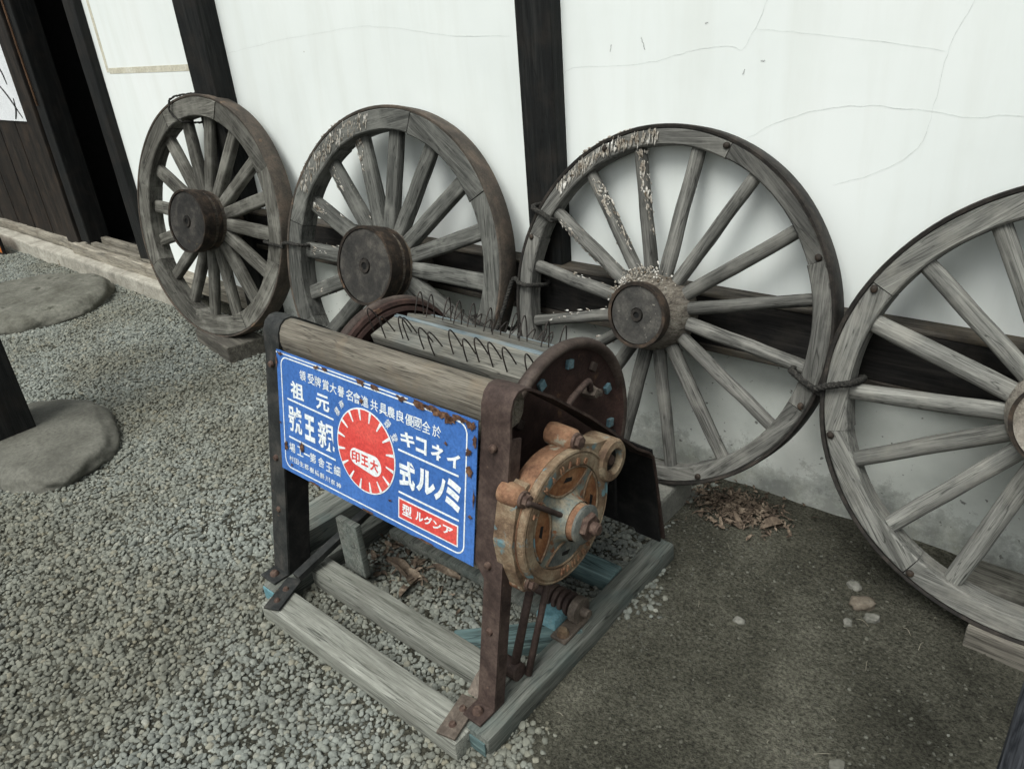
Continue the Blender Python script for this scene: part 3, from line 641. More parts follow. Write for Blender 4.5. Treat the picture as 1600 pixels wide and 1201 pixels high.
# blocks under the wheels
bm = B(); box(bm, (-.17, -.085, -.03), (.25, .11, .083), .008, jit=.006, sub=6); o = link('support_block', bm, 'block_wood'); o.matrix_world = Matrix.Translation((-3.52, -.31, 0)) @ Matrix.Rotation(R(-7), 4, 'Z')
tag(o, 'squared grey wooden block under the wheel beside the doorway', 'block', 'blocks under the wheels')
bm = B(); box(bm, (-2.4, -.42, -.03), (-2.0, -.22, .056), .008, jit=.006, sub=6); o = link('support_block', bm, 'block_wood'); tag(o, 'low wooden block under the wheel behind the blue sign', 'block', 'blocks under the wheels')
bm = B(); box(bm, (-1.22, -.345, -.03), (-.945, -.15, .092), .012, jit=.012, sub=5); o = link('support_block', bm, 'block_stone'); tag(o, 'grey stone block under the slim-spoked wheel', 'block', 'blocks under the wheels')
bm = B(); box(bm, (-.13, -.338, -.03), (.40, -.22, .043), .006, jit=.006, sub=8); o = link('support_plank', bm, 'block_wood'); tag(o, 'thin brown plank lying under the rim of the palest wheel', 'plank')
bm = B(); box(bm, (-.20, -.17, -.03), (.5, -.06, .05), .006, jit=.004, sub=8); o = link('support_plank', bm, 'wheel_warm'); tag(o, 'dull brown board lying behind the rim of the palest wheel, at the wall foot', 'plank')

# ------------------------------------------------------------------ foot threshing machine (local axes: x across, y towards the wall, z up)
TM = Matrix.Translation((-1.6838, -1.1904, 0)) @ Matrix.Rotation(.0083, 4, 'Z')
th = empty('threshing_machine', TM); tag(th, 'foot-powered threshing machine with a blue sign, spiked drum and rusty gear case', 'machine')
LEAN = .1926
def tb(name, lo, hi, mat, bev=.005, jit=.003, sub=10, rot=None, par=th, mt=None):
    bm = B(); box(bm, lo, hi, bev, rot, jit, sub); return link(name, bm, mat, par, angle=40)
tb('runner', (.782, -.066, -.02), (.85, .735, .042), 'machine_wood', .010, .004, 14)
tb('runner', (-.005, -.066, -.02), (.0575, .735, .042), 'machine_wood', .010, .004, 14)
tb('runner_paint', (.0, -.0695, -.005), (.052, -.0655, .036), 'teal_bright', .002, 0, 0)
tb('runner_paint', (.79, -.0695, -.012), (.842, -.0655, .028), 'teal', .002, 0, 0)
tb('crossbar', (.055, -.112, -.02), (.798, -.03, .036), 'cross_wood', .006, .004, 14)
tb('crossbar', (.062, .052, -.015), (.78, .118, .045), 'cross_wood', .006, .004, 14)
tb('crossbar', (.0575, .50, -.01), (.782, .565, .045), 'teal', .006, .003, 12)
bm = B(); box(bm, (-.16, -.03, -.02), (.16, .03, .042), .006, jit=.003, sub=6); o = link('brace_board', bm, 'teal', th, angle=40); o.location = (.70, .215, 0); o.rotation_euler.z = R(44)
tb('teal_block', (.715, .27, .0), (.775, .365, .075), 'teal_bright', .008, .006, 4)
# side frames of angle iron
def prof_off(poly, t):
    out = []
    for i, p in enumerate(poly):
        a = Vector(poly[max(i-1, 0)]); b = Vector(poly[min(i+1, len(poly)-1)]); d = (b-a).normalized(); out.append((p[0]+d.y*t, p[1]-d.x*t))
    return out
SIDE = [(-.004, .044), (.060, .355), (.066, .385), (.128, .675), (.131, .705), (.136, .735), (.147, .757), (.163, .768), (.183, .768), (.205, .758), (.27, .712), (.40, .604), (.60, .416), (.655, .378), (.678, .352), (.688, .31), (.742, .044)]
def strap(name, path, u0, u1, t, mat, par=th, smooth=30, uf=None):
    bm = B(); uf = uf or (lambda p: u0); q = prof_off(path, t); poly = list(path)+q[::-1]
    n = len(path); A = [[bm.verts.new((u if u != u0 else uf(path[i]), p[0], p[1])) for i, p in enumerate(path)] for u in (u0, u1)]; Bq = [[bm.verts.new((u if u != u0 else uf(path[i]), p[0], p[1])) for i, p in enumerate(q)] for u in (u0, u1)]
    for i in range(n-1):
        bm.faces.new((A[0][i], A[1][i], A[1][i+1], A[0][i+1])); bm.faces.new((Bq[0][i], Bq[0][i+1], Bq[1][i+1], Bq[1][i]))
        for s in (0, 1): bm.faces.new((A[s][i], A[s][i+1], Bq[s][i+1], Bq[s][i]))
    for i in (0, n-1): bm.faces.new((A[0][i], A[1][i], Bq[1][i], Bq[0][i]))
    return link(name, bm, mat, par, angle=smooth)
FR = []
for u0, u1, m, fl in ((-.035, .033, 'grey_iron', .07), (.738, .815, 'rust_frame', .028)):
    f_ = strap('side_frame', SIDE, u0, u1, .006, m, uf=(lambda p: .766 if p[1] < .36 and p[0] < .3 else .738) if u0 > .5 else None); FR.append(f_)
    # flange turned back along the inner/outer edge of the front leg
    bm = B(); a = [(-.004+.006, .044), (.128+.006, .675)]
    vs = [bm.verts.new(p) for p in ((u1-.006, a[0][0], a[0][1]), (u1-.006, a[1][0], a[1][1]), (u1-.006, a[1][0]+fl, a[1][1]-.01), (u1-.006, a[0][0]+fl, a[0][1]))]
    vs2 = [bm.verts.new(v.co+Vector((.006, 0, 0))) for v in vs]
    bm.faces.new(vs); bm.faces.new(vs2[::-1])
    for i in range(4): bm.faces.new((vs[i], vs2[i], vs2[(i+1) % 4], vs[(i+1) % 4]))
    link('flange', bm, 'black_iron' if m == 'grey_iron' else 'rust_frame', f_)
    bm = B(); box(bm, (u0 if u0 < .5 else .762, -.05, .042), (u1, -.002, .049), .002); link('foot_plate', bm, m, f_)
    bm = B(); lathe(bm, [(.001, .012), (.008, .011), (.012, .006), (.013, 0)], 'Z', 16, ((u0+u1)/2+(.01 if u0 > .5 else 0), -.026, .049)); link('bolt', bm, 'bolt', f_, angle=30)
    for wv in (.651, .39, .237):
        bm = B(); y_ = wv*LEAN-.010
        lathe(bm, [(.001, -.006), (.007, -.005), (.009, 0), (.009, .004)], 'Y', 14, ((u0+u1)/2 if u0 < .5 or wv > .36 else .79, y_, wv)); link('bolt', bm, 'bolt', f_, angle=30)
# front corner straps that hold the crossbar
for (x0, y0, x1, y1, z, m) in ((.11, -.112, .06, .0, .0405, 'grey_iron'), (.77, -.112, .745, -.004, .0405, 'brown_iron')):
    bm = B(); d = Vector((x1-x0, y1-y0, 0)); L_ = d.length
    box(bm, (0, -.024, 0), (L_, .024, .007), .002); o = link('corner_strap', bm, m, th); o.location = (x0, y0, z); o.rotation_euler.z = math.atan2(d.y, d.x)
    for q in (.03, .075):
        bm = B(); lathe(bm, [(.001, .007), (.006, .006), (.009, 0)], 'Z', 14, (q, 0, .007)); link('bolt', bm, 'bolt', o, angle=30)
strap('stay', [(.0, .05), (.05, .062), (.12, .078), (.5, .165)], .062, .09, -.018, 'grey_iron')
strap('stay', [(.0, .05), (.03, .075), (.08, .10)], .735, .765, -.006, 'brown_iron')
tb('side_plank', (-.15, .06, -.02), (-.02, .50, .10), 'machine_wood', .006, .004, 8)
tb('upright_board', (.115, .132, .02), (.205, .152, .20), 'machine_wood', .004, .003, 5)
tb('treadle', (.12, .30, .02), (.70, .42, .05), 'machine_wood', .006, .004, 8)
# top rail
bm = B(); sec = [(.150, .668), (.141, .690), (.137, .715), (.141, .738), (.151, .754), (.165, .763), (.182, .763), (.198, .755), (.214, .738), (.220, .715), (.214, .690), (.20, .672)]
N = 24; rings = []
for i in range(N+1):
    u = -.03+(.808)*i/N; rings.append([bm.verts.new(Vector((u, p[0], p[1]))+Vector(noise.noise_vector(Vector((u*3, p[0]*14, p[1]*14))))*.0022) for p in sec])
for A, Bq in zip(rings, rings[1:]):
    for k in range(len(sec)): bm.faces.new((A[k], A[(k+1) % len(sec)], Bq[(k+1) % len(sec)], Bq[k]))
bm.faces.new(rings[0]); bm.faces.new(rings[-1][::-1]); link('top_rail', bm, 'rail_wood', th, angle=50)
# rear panel and backing
bm = B(); box(bm, (.03, .60, .17), (.74, .612, .44), .002, Matrix.Translation((0, .0, 0))); link('rear_panel', bm, 'black_iron', th)
bm = B(); pl = [(.40, .06), (.728, .06), (.732, .045), (.812, .045), (.810, .372), (.40, .40)]; prism(bm, pl, lambda p: (p[0], .722-.14*p[1], p[1]), lambda p: (p[0], .728-.14*p[1], p[1])); link('rear_panel', bm, 'black_iron', th)

# ---- sign panel
PW, PH = .7057, .3316
s_ = math.sqrt(1+LEAN**2)
PM = Matrix(((1, 0, 0), (0, LEAN/s_, 1/s_), (0, -1/s_, LEAN/s_))).transposed().to_4x4()
PM = Matrix(((1, 0, 0, .0324), (0, LEAN/s_, -1/s_, -.0048-.008+LEAN*.3739), (0, 1/s_, LEAN/s_, .3739), (0, 0, 0, 1)))
bm = B(); nxp, nyp = 40, 18
edge = lambda t, k: .0016*noise.noise(Vector((t*22, k, 0)))
grid = [[bm.verts.new((PW*i/nxp, PH*j/nyp+(edge(i*.2, 3) if j in (0, nyp) else 0), .0012*noise.noise(Vector((i*.2, j*.3, 1)))*0)) for j in range(nyp+1)] for i in range(nxp+1)]
for i in range(nxp):
    for j in range(nyp): bm.faces.new((grid[i][j], grid[i+1][j], grid[i+1][j+1], grid[i][j+1]))
ex_ = bmesh.ops.extrude_face_region(bm, geom=bm.faces[:])
for v in ex_['geom']:
    if isinstance(v, bmesh.types.BMVert): v.co.z -= .002
panel = link('sign_panel', bm, 'blue_enamel', th); panel.matrix_parent_inverse = Matrix.Identity(4); panel.matrix_local = PM
def flat(bm, pts, z0, z1=None):
    z1 = z1 if z1 is not None else z0+.0004
    prism(bm, pts, lambda p: (p[0], p[1], z0), lambda p: (p[0], p[1], z1))
def bar(bm, a, b, w_, z):
    a, b = Vector(a), Vector(b); d = (b-a).normalized(); nn = Vector((-d.y, d.x))*w_/2
    flat(bm, [tuple(a+nn), tuple(a-nn), tuple(b-nn), tuple(b+nn)], z)
Z1, Z2, Z3 = .0007, .0013, .0019
# rounded white border
bm = B(); x0, x1, y0, y1, rr, bw = .018, .679, .012, .319, .026, .0036
def rrect(x0, x1, y0, y1, r): return arc(x1-r, y1-r, r, 0, 90, 8)+arc(x0+r, y1-r, r, 90, 180, 8)+arc(x0+r, y0+r, r, 180, 270, 8)+arc(x1-r, y0+r, r, 270, 360, 8)
o1, o2 = rrect(x0, x1, y0, y1, rr), rrect(x0+bw, x1-bw, y0+bw, y1-bw, rr-bw)
A = [bm.verts.new((*p, Z1)) for p in o1]; Bq = [bm.verts.new((*p, Z1)) for p in o2]
for i in range(len(A)): bm.faces.new((A[i], A[(i+1) % len(A)], Bq[(i+1) % len(A)], Bq[i]))
bar(bm, (.0, PH-.006), (.50, PH-.006), .003, Z1)
link('white_border', bm, 'white_lacquer', panel)
for a, b in (((.042, .2085), (.234, .2035)), ((.041, .103), (.238, .0975)), ((.468, .198), (.657, .195)), ((.470, .0945), (.661, .0925))):
    bm = B(); bar(bm, a, b, .0045, Z1); link('rule_line', bm, 'white_lacquer', panel)
# red sun with short white rays
CX, CY, CRd = .353, .157, .106
bm = B(); flat(bm, arc(CX, CY, CRd, 0, 360, 64)[:-1], Z1, Z1+.0003); link('emblem_ring', bm, 'white_lacquer', panel)
bm = B(); flat(bm, arc(CX, CY, CRd-.0036, 0, 360, 64)[:-1], Z2, Z2+.0003); em = link('emblem', bm, 'red_enamel', panel)
bm = B()
for k in range(16):
    a = R(11+22.5*k); ca, sa = math.cos(a), math.sin(a); r0, r1 = .076, CRd-.0034
    pl = [(r0, -.0018), (r1, -.0040), (r1, .0040), (r0, .0018)]
    flat(bm, [(CX+r*ca-t*sa, CY+r*sa+t*ca) for r, t in pl], Z3)
link('emblem_rays', bm, 'white_lacquer', panel)
bm = B(); ov = arc(.385, .130, .026, -98, 78, 12)+arc(.318, .134, .021, 100, 262, 12); flat(bm, ov, Z3); link('emblem_plaque', bm, 'white_lacquer', panel)
bm = B(); flat(bm, [(.469, .028), (.66, .028), (.66, .080), (.469, .081)], Z1); link('label_frame', bm, 'white_lacquer', panel)
bm = B(); flat(bm, [(.4725, .0315), (.6565, .0315), (.6565, .0765), (.4725, .0775)], Z2, Z2+.0003); link('red_label', bm, 'red_enamel', panel)
# lettering (built-in font only)
def glyph(bm, ch, cx, cy, w_, h_, z, bold=.012, rot=0, th_=.0004):
    cu = bpy.data.curves.new('glyph', 'FONT'); cu.body = ch; cu.size = 1; cu.offset = bold; cu.fill_mode = 'BOTH'; cu.resolution_u = 2
    ob_ = bpy.data.objects.new('glyph', cu); COL.objects.link(ob_)
    dg = bpy.context.evaluated_depsgraph_get(); dg.update(); me = bpy.data.meshes.new_from_object(ob_.evaluated_get(dg))
    co = np.array([v.co[:] for v in me.vertices])
    if len(co):
        lo, hi = co.min(0), co.max(0); c = (lo+hi)/2; sp = np.maximum(hi-lo, 1e-4)
        sx, sy = w_/sp[0], h_/sp[1]; rm = Matrix.Rotation(rot, 2)
        vs = []
        for v in co:
            q = rm @ Vector(((v[0]-c[0])*sx, (v[1]-c[1])*sy)); vs.append(bm.verts.new((cx+q.x, cy+q.y, z)))
        for p in me.polygons:
            try: bm.faces.new([vs[i] for i in p.vertices])
            except ValueError: pass
    bpy.data.objects.remove(ob_); bpy.data.curves.remove(cu); bpy.data.meshes.remove(me)
def lettering(name, items, z, mat='white_lacquer'):
    bm = B(); items = [(*it[:4], .0045, *it[5:]) if it[0] == '一' else it for it in items]
    for it in items: glyph(bm, *it[:5], z, *(it[5:]))
    bmesh.ops.remove_doubles(bm, verts=bm.verts[:], dist=1e-7)
    for f in bm.faces:
        if f.normal.z < 0: f.normal_flip()
    me = bpy.data.meshes.new(name); bm.to_mesh(me); bm.free(); me.materials.append(MT[mat])
    o = bpy.data.objects.new(name, me); COL.objects.link(o); o.parent = panel; return o
tx = [.113, .147, .175, .207, .236, .266, .298, .325, .354, .387, .418, .445, .475, .504, .531, .558, .590]
items = [(c, x, .287-.011*(x-.113)/.48, .026, .027, .01) for c, x in zip('領受牌賞大譽名會進共具農良優國全於', tx)]
items += [('祖', .086, .240, .056, .046, .03), ('元', .192, .236, .053, .042, .03)]
items += [('號', .072, .157, .058, .074, .022), ('王', .134, .152, .043, .070, .055), ('親', .202, .150, .066, .075, .016)]
items += [(c, x, y, .026, .026, .012) for c, x, y in zip('場工一第舎王細', (.053, .088, .117, .143, .178, .210, .242), (.0745, .0745, .074, .073, .072, .069, .0705))]
items += [(c, x, .0415-.009*(x-.047)/.2, .0185, .015, .01) for c, x in zip('村田生郡樹橘縣川奈神', [.047+.0222*k for k in range(10)])]
items += [('キ', .499, .230, .046, .034, .04), ('コ', .543, .229, .034, .037, .04), ('ネ', .594, .229, .042, .036, .04), ('イ', .641, .226, .040, .033, .045)]
items += [('式', .498, .145, .052, .068, .045), ('ル', .558, .148, .060, .058, .05), ('ノ', .602, .146, .034, .058, .06), ('ミ', .642, .146, .046, .072, .06)]
lettering('white_lettering', items, Z1+.0003)
lettering('label_lettering', [('型', .499, .056, .032, .029, .03), ('ル', .5395, .0565, .025, .023, .035), ('グ', .568, .0575, .027, .022, .03), ('ン', .596, .0565, .026, .02, .035), ('ア', .630, .0575, .031, .02, .035)], Z3)
arcs = [('標', .249, .229, .017, .021, .008, R(48)), ('商', .267, .252, .018, .019, .008, R(36)), ('録', .433, .249, .017, .024, .008, R(-42)), ('登', .456, .222, .02, .022, .008, R(-58))]
lettering('arc_lettering', arcs, Z1+.0003)
lettering('plaque_lettering', [('印', .318, .1335, .032, .03, .035), ('王', .352, .1335, .026, .028, .045), ('大', .386, .131, .03, .03, .04)], Z3+.0008, 'red_enamel')
# chipped enamel
bm = B()
def chip(x, y, rx, ry, n=11):
    sv = random.random()*40
    n = 17; q = [1+.95*noise.noise(Vector((k*1.9, sv, 0))) for k in range(n)]; flat(bm, [(min(max(x+rx*math.cos(6.283*k/n)*q[k], .0), PW), min(y+ry*math.sin(6.283*k/n)*q[k], PH)) for k in range(n)], .0030, .0033)
for c in ((.338, .329, .015, .007), (.348, .322, .004, .006), (.39, .324, .014, .006), (.48, .322, .016, .006), (.537, .323, .02, .008), (.569, .325, .022, .007), (.602, .321, .026, .010), (.629, .314, .016, .011), (.660, .325, .02, .006), (.69, .318, .014, .009), (.7, .288, .006, .011),
          (.343, .281, .006, .006), (.619, .258, .005, .004), (.684, .258, .008, .009), (.689, .216, .009, .010), (.695, .114, .007, .004), (.442, .062, .005, .003), (.028, .073, .007, .012), (.096, .090, .009, .011), (.006, .133, .004, .003), (.05, .025, .004, .004), (.172, .322, .009, .005), (.205, .325, .012, .004), (.02, .325, .012, .004), (.36, .004, .02, .003), (.56, .003, .03, .0025), (.15, .003, .02, .0025), (.003, .3, .003, .012), (.703, .16, .0025, .02)):
    bm = B(); chip(*c); link('rust_chip', bm, 'rust_chip', panel)
bm = B(); box(bm, (.035, .144, .64), (.735, .15, .70), 0); link('panel_batten', bm, 'rail_wood', th)
bm = B(); a = (.0324+.002, .735)
vs = [(a[0], LEAN*.372+.004, .355), (a[1], LEAN*.372+.004, .355), (a[1], LEAN*.385+.004, .392), (a[0], LEAN*.385+.004, .392)]
prism(bm, [0, 1, 2, 3], lambda i: vs[i], lambda i: (vs[i][0], vs[i][1]+.025, vs[i][2])); link('panel_batten', bm, 'rail_wood', th)

# ---- drum
DV, DW, DRr = .4252, .4861, .26
dm = Matrix.Translation((0, DV, DW))
bm = B(); lathe(bm, [(.03, .11), (.17, .11), (.17, .69), (.03, .69)], 'X', 32, (0, DV, DW)); drum = link('drum', bm, 'unlit_black', th)  # dark core cylinder added so the gaps between slats read black
for u, sgn in ((.71, 1), (.10, 1)):
    bm = B(); t_ = .004
    lathe(bm, [(.015, u-t_), (DRr-.025, u-t_), (DRr-.014, u-t_-.004), (DRr-.004, u-.006), (DRr, u+.004), (DRr-.002, u+.016), (DRr-.010, u+.022), (DRr-.020, u+.018), (DRr-.027, u+.004), (DRr-.04, u), (.015, u)], 'X', 72, (0, DV, DW))
    for v in bm.verts: v.co += Vector(noise.noise_vector(v.co*8))*.0018
    d_ = link('end_disc', bm, 'disc', drum, angle=50)
    if u < .5:
        bm = B(); lathe(bm, [(DRr-.004, u+.01), (DRr-.008, u+.030), (DRr-.018, u+.034), (DRr-.021, u+.02), (DRr-.026, u+.036), (DRr-.036, u+.040), (DRr-.040, u+.022), (DRr-.046, u+.030), (DRr-.07, u+.026), (DRr-.08, u)], 'X', 72, (0, DV, DW)); link('disc_flange', bm, 'disc', d_, angle=50)
    bm = B(); lathe(bm, [(DRr-.026, u+.006), (DRr-.019, u+.0195), (DRr-.010, u+.0235), (DRr-.001, u+.0165), (DRr+.0015, u+.004), (DRr-.003, u-.008), (DRr-.014, u-.006)], 'X', 72, (0, DV, DW)); link('disc_lip', bm, 'disc_rim', d_, smooth=True)
    bm = B(); lathe(bm, [(.012, u+.05), (.02, u+.05), (.022, u), (.06, u+.002), (.06, u-.002)], 'X', 24, (0, DV, DW)); link('disc_boss', bm, 'disc', d_, angle=40)
    if u > .5:
        for k in range(12):
            a = R(79.5-29.9*k); c = (u+.005, DV+.200*math.cos(a), DW+.200*math.sin(a)); bm = B()
            box(bm, (-.005, -.011, -.011), (.005, .011, .011), .002, Matrix.Translation(c) @ Matrix.Rotation(a, 4, 'X')); link('bolt', bm, 'bolt_teal' if k in (0, 2, 3, 11, 7) else 'disc_rim', d_)
# slats and wire teeth
tooth0 = None
for k, am in enumerate((104, 67.5, 31.5, -4.5, -40.5, -76.5, -112.5, -148.5, 170)):
    am = R(am)
    sm = Matrix.Translation((0, DV, DW)) @ Matrix.Rotation(am-R(90), 4, 'X') @ Matrix.Translation((0, 0, -.017))
    bm = B(); box(bm, (.150, -.041, .206), (.705, .060, .234), .003, jit=.0025, sub=16); s_o = link('slat', bm, 'slat_wood', drum, angle=40)
    s_o.matrix_local = sm
    bm = B(); box(bm, (.152, .050, .2165), (.702, .0625, .2352), .001, jit=.001, sub=8); link('slat_paint', bm, 'slat_blue', s_o)
    if k in (0, 1, 2, 3, 8):
        for i in range(12):
            x = .155+.0475*i+(.024 if k % 2 else 0)
            if x > .695: continue
            if tooth0 is None:
                bm = B(); pts = [(0, -.030, .232), (0, -.0295, .266), (0, -.0275, .286), (0, -.0220, .297), (0, -.0150, .290), (0, -.006, .266), (0, .003, .232)]
                tube(bm, smooth_path(pts, 4), .0018, 6, cap=False); t_o = tooth0 = link('wire_tooth', bm, 'wire', s_o, smooth=True)
            else: t_o = dup(tooth0, s_o)
            t_o.location = (x, random.uniform(-.003, .003), 0); t_o.rotation_euler = (random.uniform(-.05, .05), random.uniform(-.06, .06), random.uniform(-.08, .03))
# ---- gear case on the right side
GV, GW, GR = .228, .454, .150
bm = B(); lathe(bm, [(.02, .795), (GR-.016, .795), (GR-.004, .803), (GR+.003, .84), (GR+.004, .852), (GR-.004, .856), (.02, .856)], 'X', 64, (0, GV, GW))
for v in bm.verts: v.co += Vector(noise.noise_vector(v.co*9))*.002
gc = link('gear_case', bm, 'cast_orange', th, angle=45)
bm = B(); lathe(bm, [(.116, .856), (.118, .869), (.122, .8705), (.140, .8705), (.142, .868), (.145, .868), (.147, .871), (.151, .869), (.153, .862), (.153, .854)], 'X', 72, (0, GV, GW)); link('cover_ring', bm, 'cast', gc, angle=40)
bm = B(); lathe(bm, [(.119, .860), (.117, .8645), (.060, .8655), (.054, .869), (.050, .876), (.045, .895)], 'X', 64, (0, GV, GW)); link('cover_web', bm, 'cast_teal', gc, angle=50)
for a, mt_ in ((84, 'cast_deep'), (-4, 'cast_deep'), (172, 'cast_deep'), (264, 'cast_grey')):
    a_ = R(a); pl = arc(0, 0, .1135, -38, 38, 14)+[(.079, .060), (.066, .040), (.059, .022), (.057, 0), (.059, -.022), (.066, -.040), (.079, -.060)]
    mp = lambda h: (lambda p: (h, GV+p[0]*math.cos(a_)-p[1]*math.sin(a_), GW+p[0]*math.sin(a_)+p[1]*math.cos(a_)))
    bm = B(); prism(bm, pl, mp(.858), mp(.8662)); wo = link('cover_window', bm, mt_, gc)
    bm = B(); tube(bm, [mp(.8665)(p) for p in pl], .0030, 6, closed=True); link('window_rim', bm, 'cast', wo, smooth=True)
    bm = B(); sl_ = [(.082, -.014), (.090, -.016), (.096, .006), (.087, .014)]; prism(bm, sl_, mp(.866), mp(.8668)); link('window_slot', bm, 'hole', wo)
bm = B(); lathe(bm, [(.050, .872), (.044, .888), (.040, .902), (.039, .908), (.034, .912)], 'X', 32, (0, GV, GW)); hb_ = link('hub_boss', bm, 'cast_orange', gc, angle=40)
bm = B(); lathe(bm, [(.036, .908), (.043, .909), (.044, .916), (.038, .919), (.02, .920)], 'X', 32, (0, GV, GW)); link('hub_flange', bm, 'cast_grey', hb_, angle=40)
bm = B(); lathe(bm, [(.03, .919), (.030, .928), (.027, .932), (.014, .932)], 'X', 6, (0, GV, GW)); lathe(bm, [(.014, .932), (.014, .946), (.010, .950), (.001, .950)], 'X', 16, (0, GV, GW)); link('hub_nut', bm, 'bolt', hb_, angle=30)
# pivot eye
EV, EW = .396, .508
bm = B(); lathe(bm, [(.026, .805), (.048, .800), (.052, .806), (.052, .870), (.047, .877), (.032, .879), (.028, .873), (.025, .84)], 'X', 40, (0, EV, EW)); eye = link('pivot_eye', bm, 'cast', gc, angle=40)
bm = B(); lathe(bm, [(.001, .8635), (.030, .8635)], 'X', 24, (0, EV, EW)); link('eye_hole', bm, 'hole', eye)
bm = B(); lathe(bm, [(.001, .872), (.011, .871), (.013, .8636)], 'X', 16, (0, EV, EW)); link('pivot_pin', bm, 'bolt', eye, angle=30)
bm = B(); pl = [(.25, .600), (.30, .597), (.345, .575), (.40, .558), (.435, .535), (.446, .500), (.43, .468), (.40, .455), (.372, .43), (.36, .40), (.33, .43), (.34, .50)]
prism(bm, pl, lambda p: (.81, p[0], p[1]), lambda p: (.862, p[0], p[1])); link('eye_arm', bm, 'cast', gc)
# lugs with bolts
for (v_, w_, x0, x1, r_, m) in ((.282, .612, .79, .858, .024, 'cast_orange'), (.110, .563, .80, .852, .023, 'cast_orange'), (.108, .352, .79, .852, .022, 'cast_orange')):
    bm = B(); lathe(bm, [(.001, x0), (r_, x0), (r_+.002, x0+.01), (r_, x1-.006), (r_-.006, x1), (.001, x1)], 'X', 28, (0, v_, w_)); lg = link('lug', bm, m, gc, angle=40)
    bm = B(); lathe(bm, [(r_*.78, x1-.001), (r_*.78, x1+.006), (r_*.5, x1+.007)], 'X', 20, (0, v_, w_)); lathe(bm, [(r_*.6, x1+.005), (r_*.58, x1+.016), (.001, x1+.018)], 'X', 6, (0, v_, w_)); link('bolt', bm, 'bolt', lg, angle=30)
bm = B(); tube(bm, smooth_path([(.868, .102, .566), (.872, .145, .528), (.880, .205, .474)], 4), .006, 8); link('oil_pipe', bm, 'rust_frame', gc, smooth=True)
bm = B(); pl = [(.095, .57), (.135, .585), (.14, .36), (.088, .345), (.072, .40), (.066, .47)]; prism(bm, pl, lambda p: (.80, p[0], p[1]), lambda p: (.850, p[0], p[1])); link('case_flange', bm, 'cast', gc)
# raised lettering round the cover
def relief(txt, a0, a1, r_, flip=False):
    bm = B()
    for k, ch in enumerate(txt):
        if ch == ' ': continue
        a = R(a0+(a1-a0)*k/(len(txt)-1)); b2 = B(); glyph(b2, ch, 0, 0, .010, .015, 0, .012)
        ca, sa = math.cos(a), math.sin(a); t_ = a-math.pi/2+(math.pi if flip else 0)
        for v in b2.verts:
            x_, y_ = v.co.x, v.co.y; q = (x_*math.cos(t_)-y_*math.sin(t_), x_*math.sin(t_)+y_*math.cos(t_))
            v.co = Vector((.8745, GV+r_*ca+q[0], GW+r_*sa+q[1]))
        me = bpy.data.meshes.new('t'); b2.to_mesh(me); b2.free(); bm.from_mesh(me); bpy.data.meshes.remove(me)
    ex2 = bmesh.ops.extrude_face_region(bm, geom=bm.faces[:])
    for v in ex2['geom']:
        if isinstance(v, bmesh.types.BMVert): v.co.x -= .004
    link('raised_lettering', bm, 'cast_orange', gc)
relief('TAMANABO', 148, 58, .1265)
relief('MANABO', 255, 300, .1265, True)
# latch arm on the disc, crank rods, pivot bracket
bm = B(); tube(bm, smooth_path([(.75, .395, .605), (.742, .43, .615), (.738, .492, .627), (.738, .505, .622), (.736, .51, .60)], 5), .008, 8); link('latch_arm', bm, 'rust_frame', th, smooth=True)
bm = B(); lathe(bm, [(.001, .75), (.012, .748), (.016, .735), (.018, .71)], 'X', 6, (0, .522, .588)); lathe(bm, [(.001, .745), (.009, .743), (.01, .72)], 'X', 12, (0, .545, .578)); link('latch_nut', bm, 'brown_iron', th, angle=30)
for (v0, w0_, v1, w1_, u, rr_) in ((.205, .30, .098, .055, .785, .010), (.232, .30, .120, .05, .812, .008)):
    bm = B(); tube(bm, [(u, v0, w0_), (u, (v0+v1)/2, (w0_+w1_)/2), (u, v1, w1_)], [rr_, rr_, rr_*1.1], 10); link('crank_rod', bm, 'rust_frame', th, smooth=True)
bm = B(); lathe(bm, [(.001, .74), (.022, .74), (.022, .80), (.001, .80)], 'X', 20, (0, .105, .062)); link('rod_collar', bm, 'rust_frame', th, angle=40)
bm = B(); box(bm, (.780, .245, .042), (.825, .345, .052), .004, jit=.002); br_ = link('pivot_bracket', bm, 'brown_iron', th)
bm = B(); lathe(bm, [(.001, .018), (.010, .016), (.014, .006), (.016, 0)], 'Z', 16, (.805, .265, .054)); link('bolt', bm, 'cast', br_, angle=30)
bm = B(); lathe(bm, [(.012, .79), (.034, .792), (.036, .80), (.034, .812), (.012, .814)], 'X', 28, (0, .335, .078)); lathe(bm, [(.001, .835), (.012, .835), (.013, .812)], 'X', 12, (0, .335, .078)); link('pivot_collar', bm, 'brown_iron', br_, angle=40)
bm = B()
for k in range(4):
    lathe(bm, [(.02, .715+.018*k), (.030, .717+.018*k), (.032, .722+.018*k), (.030, .728+.018*k), (.02, .730+.018*k)], 'X', 24, (0, .338, .080))
lathe(bm, [(.001, .60), (.016, .60), (.016, .79), (.001, .79)], 'X', 16, (0, .338, .080)); link('pivot_shaft', bm, 'rust_frame', br_, angle=40)

# ------------------------------------------------------------------ gravel and loose pebbles
pc = pebble_set('pebble_shapes', 'pebble', 14, (.5, .8))
gz = zone('gravel', grav); scatter('gravel_scatter', gz, pc, .0092, .0115, .0275, 45000, seed=1)
tag(gz, 'grey crushed gravel spread under and around the machine', 'gravel', kind='stuff')
pc2 = pebble_set('loose_pebble_shapes', 'pebble_b', 5, (.45, .75))
dz = zone('loose_pebbles', dirtd); scatter('loose_scatter', dz, pc2, .0048, .0016, .013, 24000, seed=4, lift=-.001)
tag(dz, 'small loose pebbles scattered over the bare dirt', 'pebbles', kind='stuff')

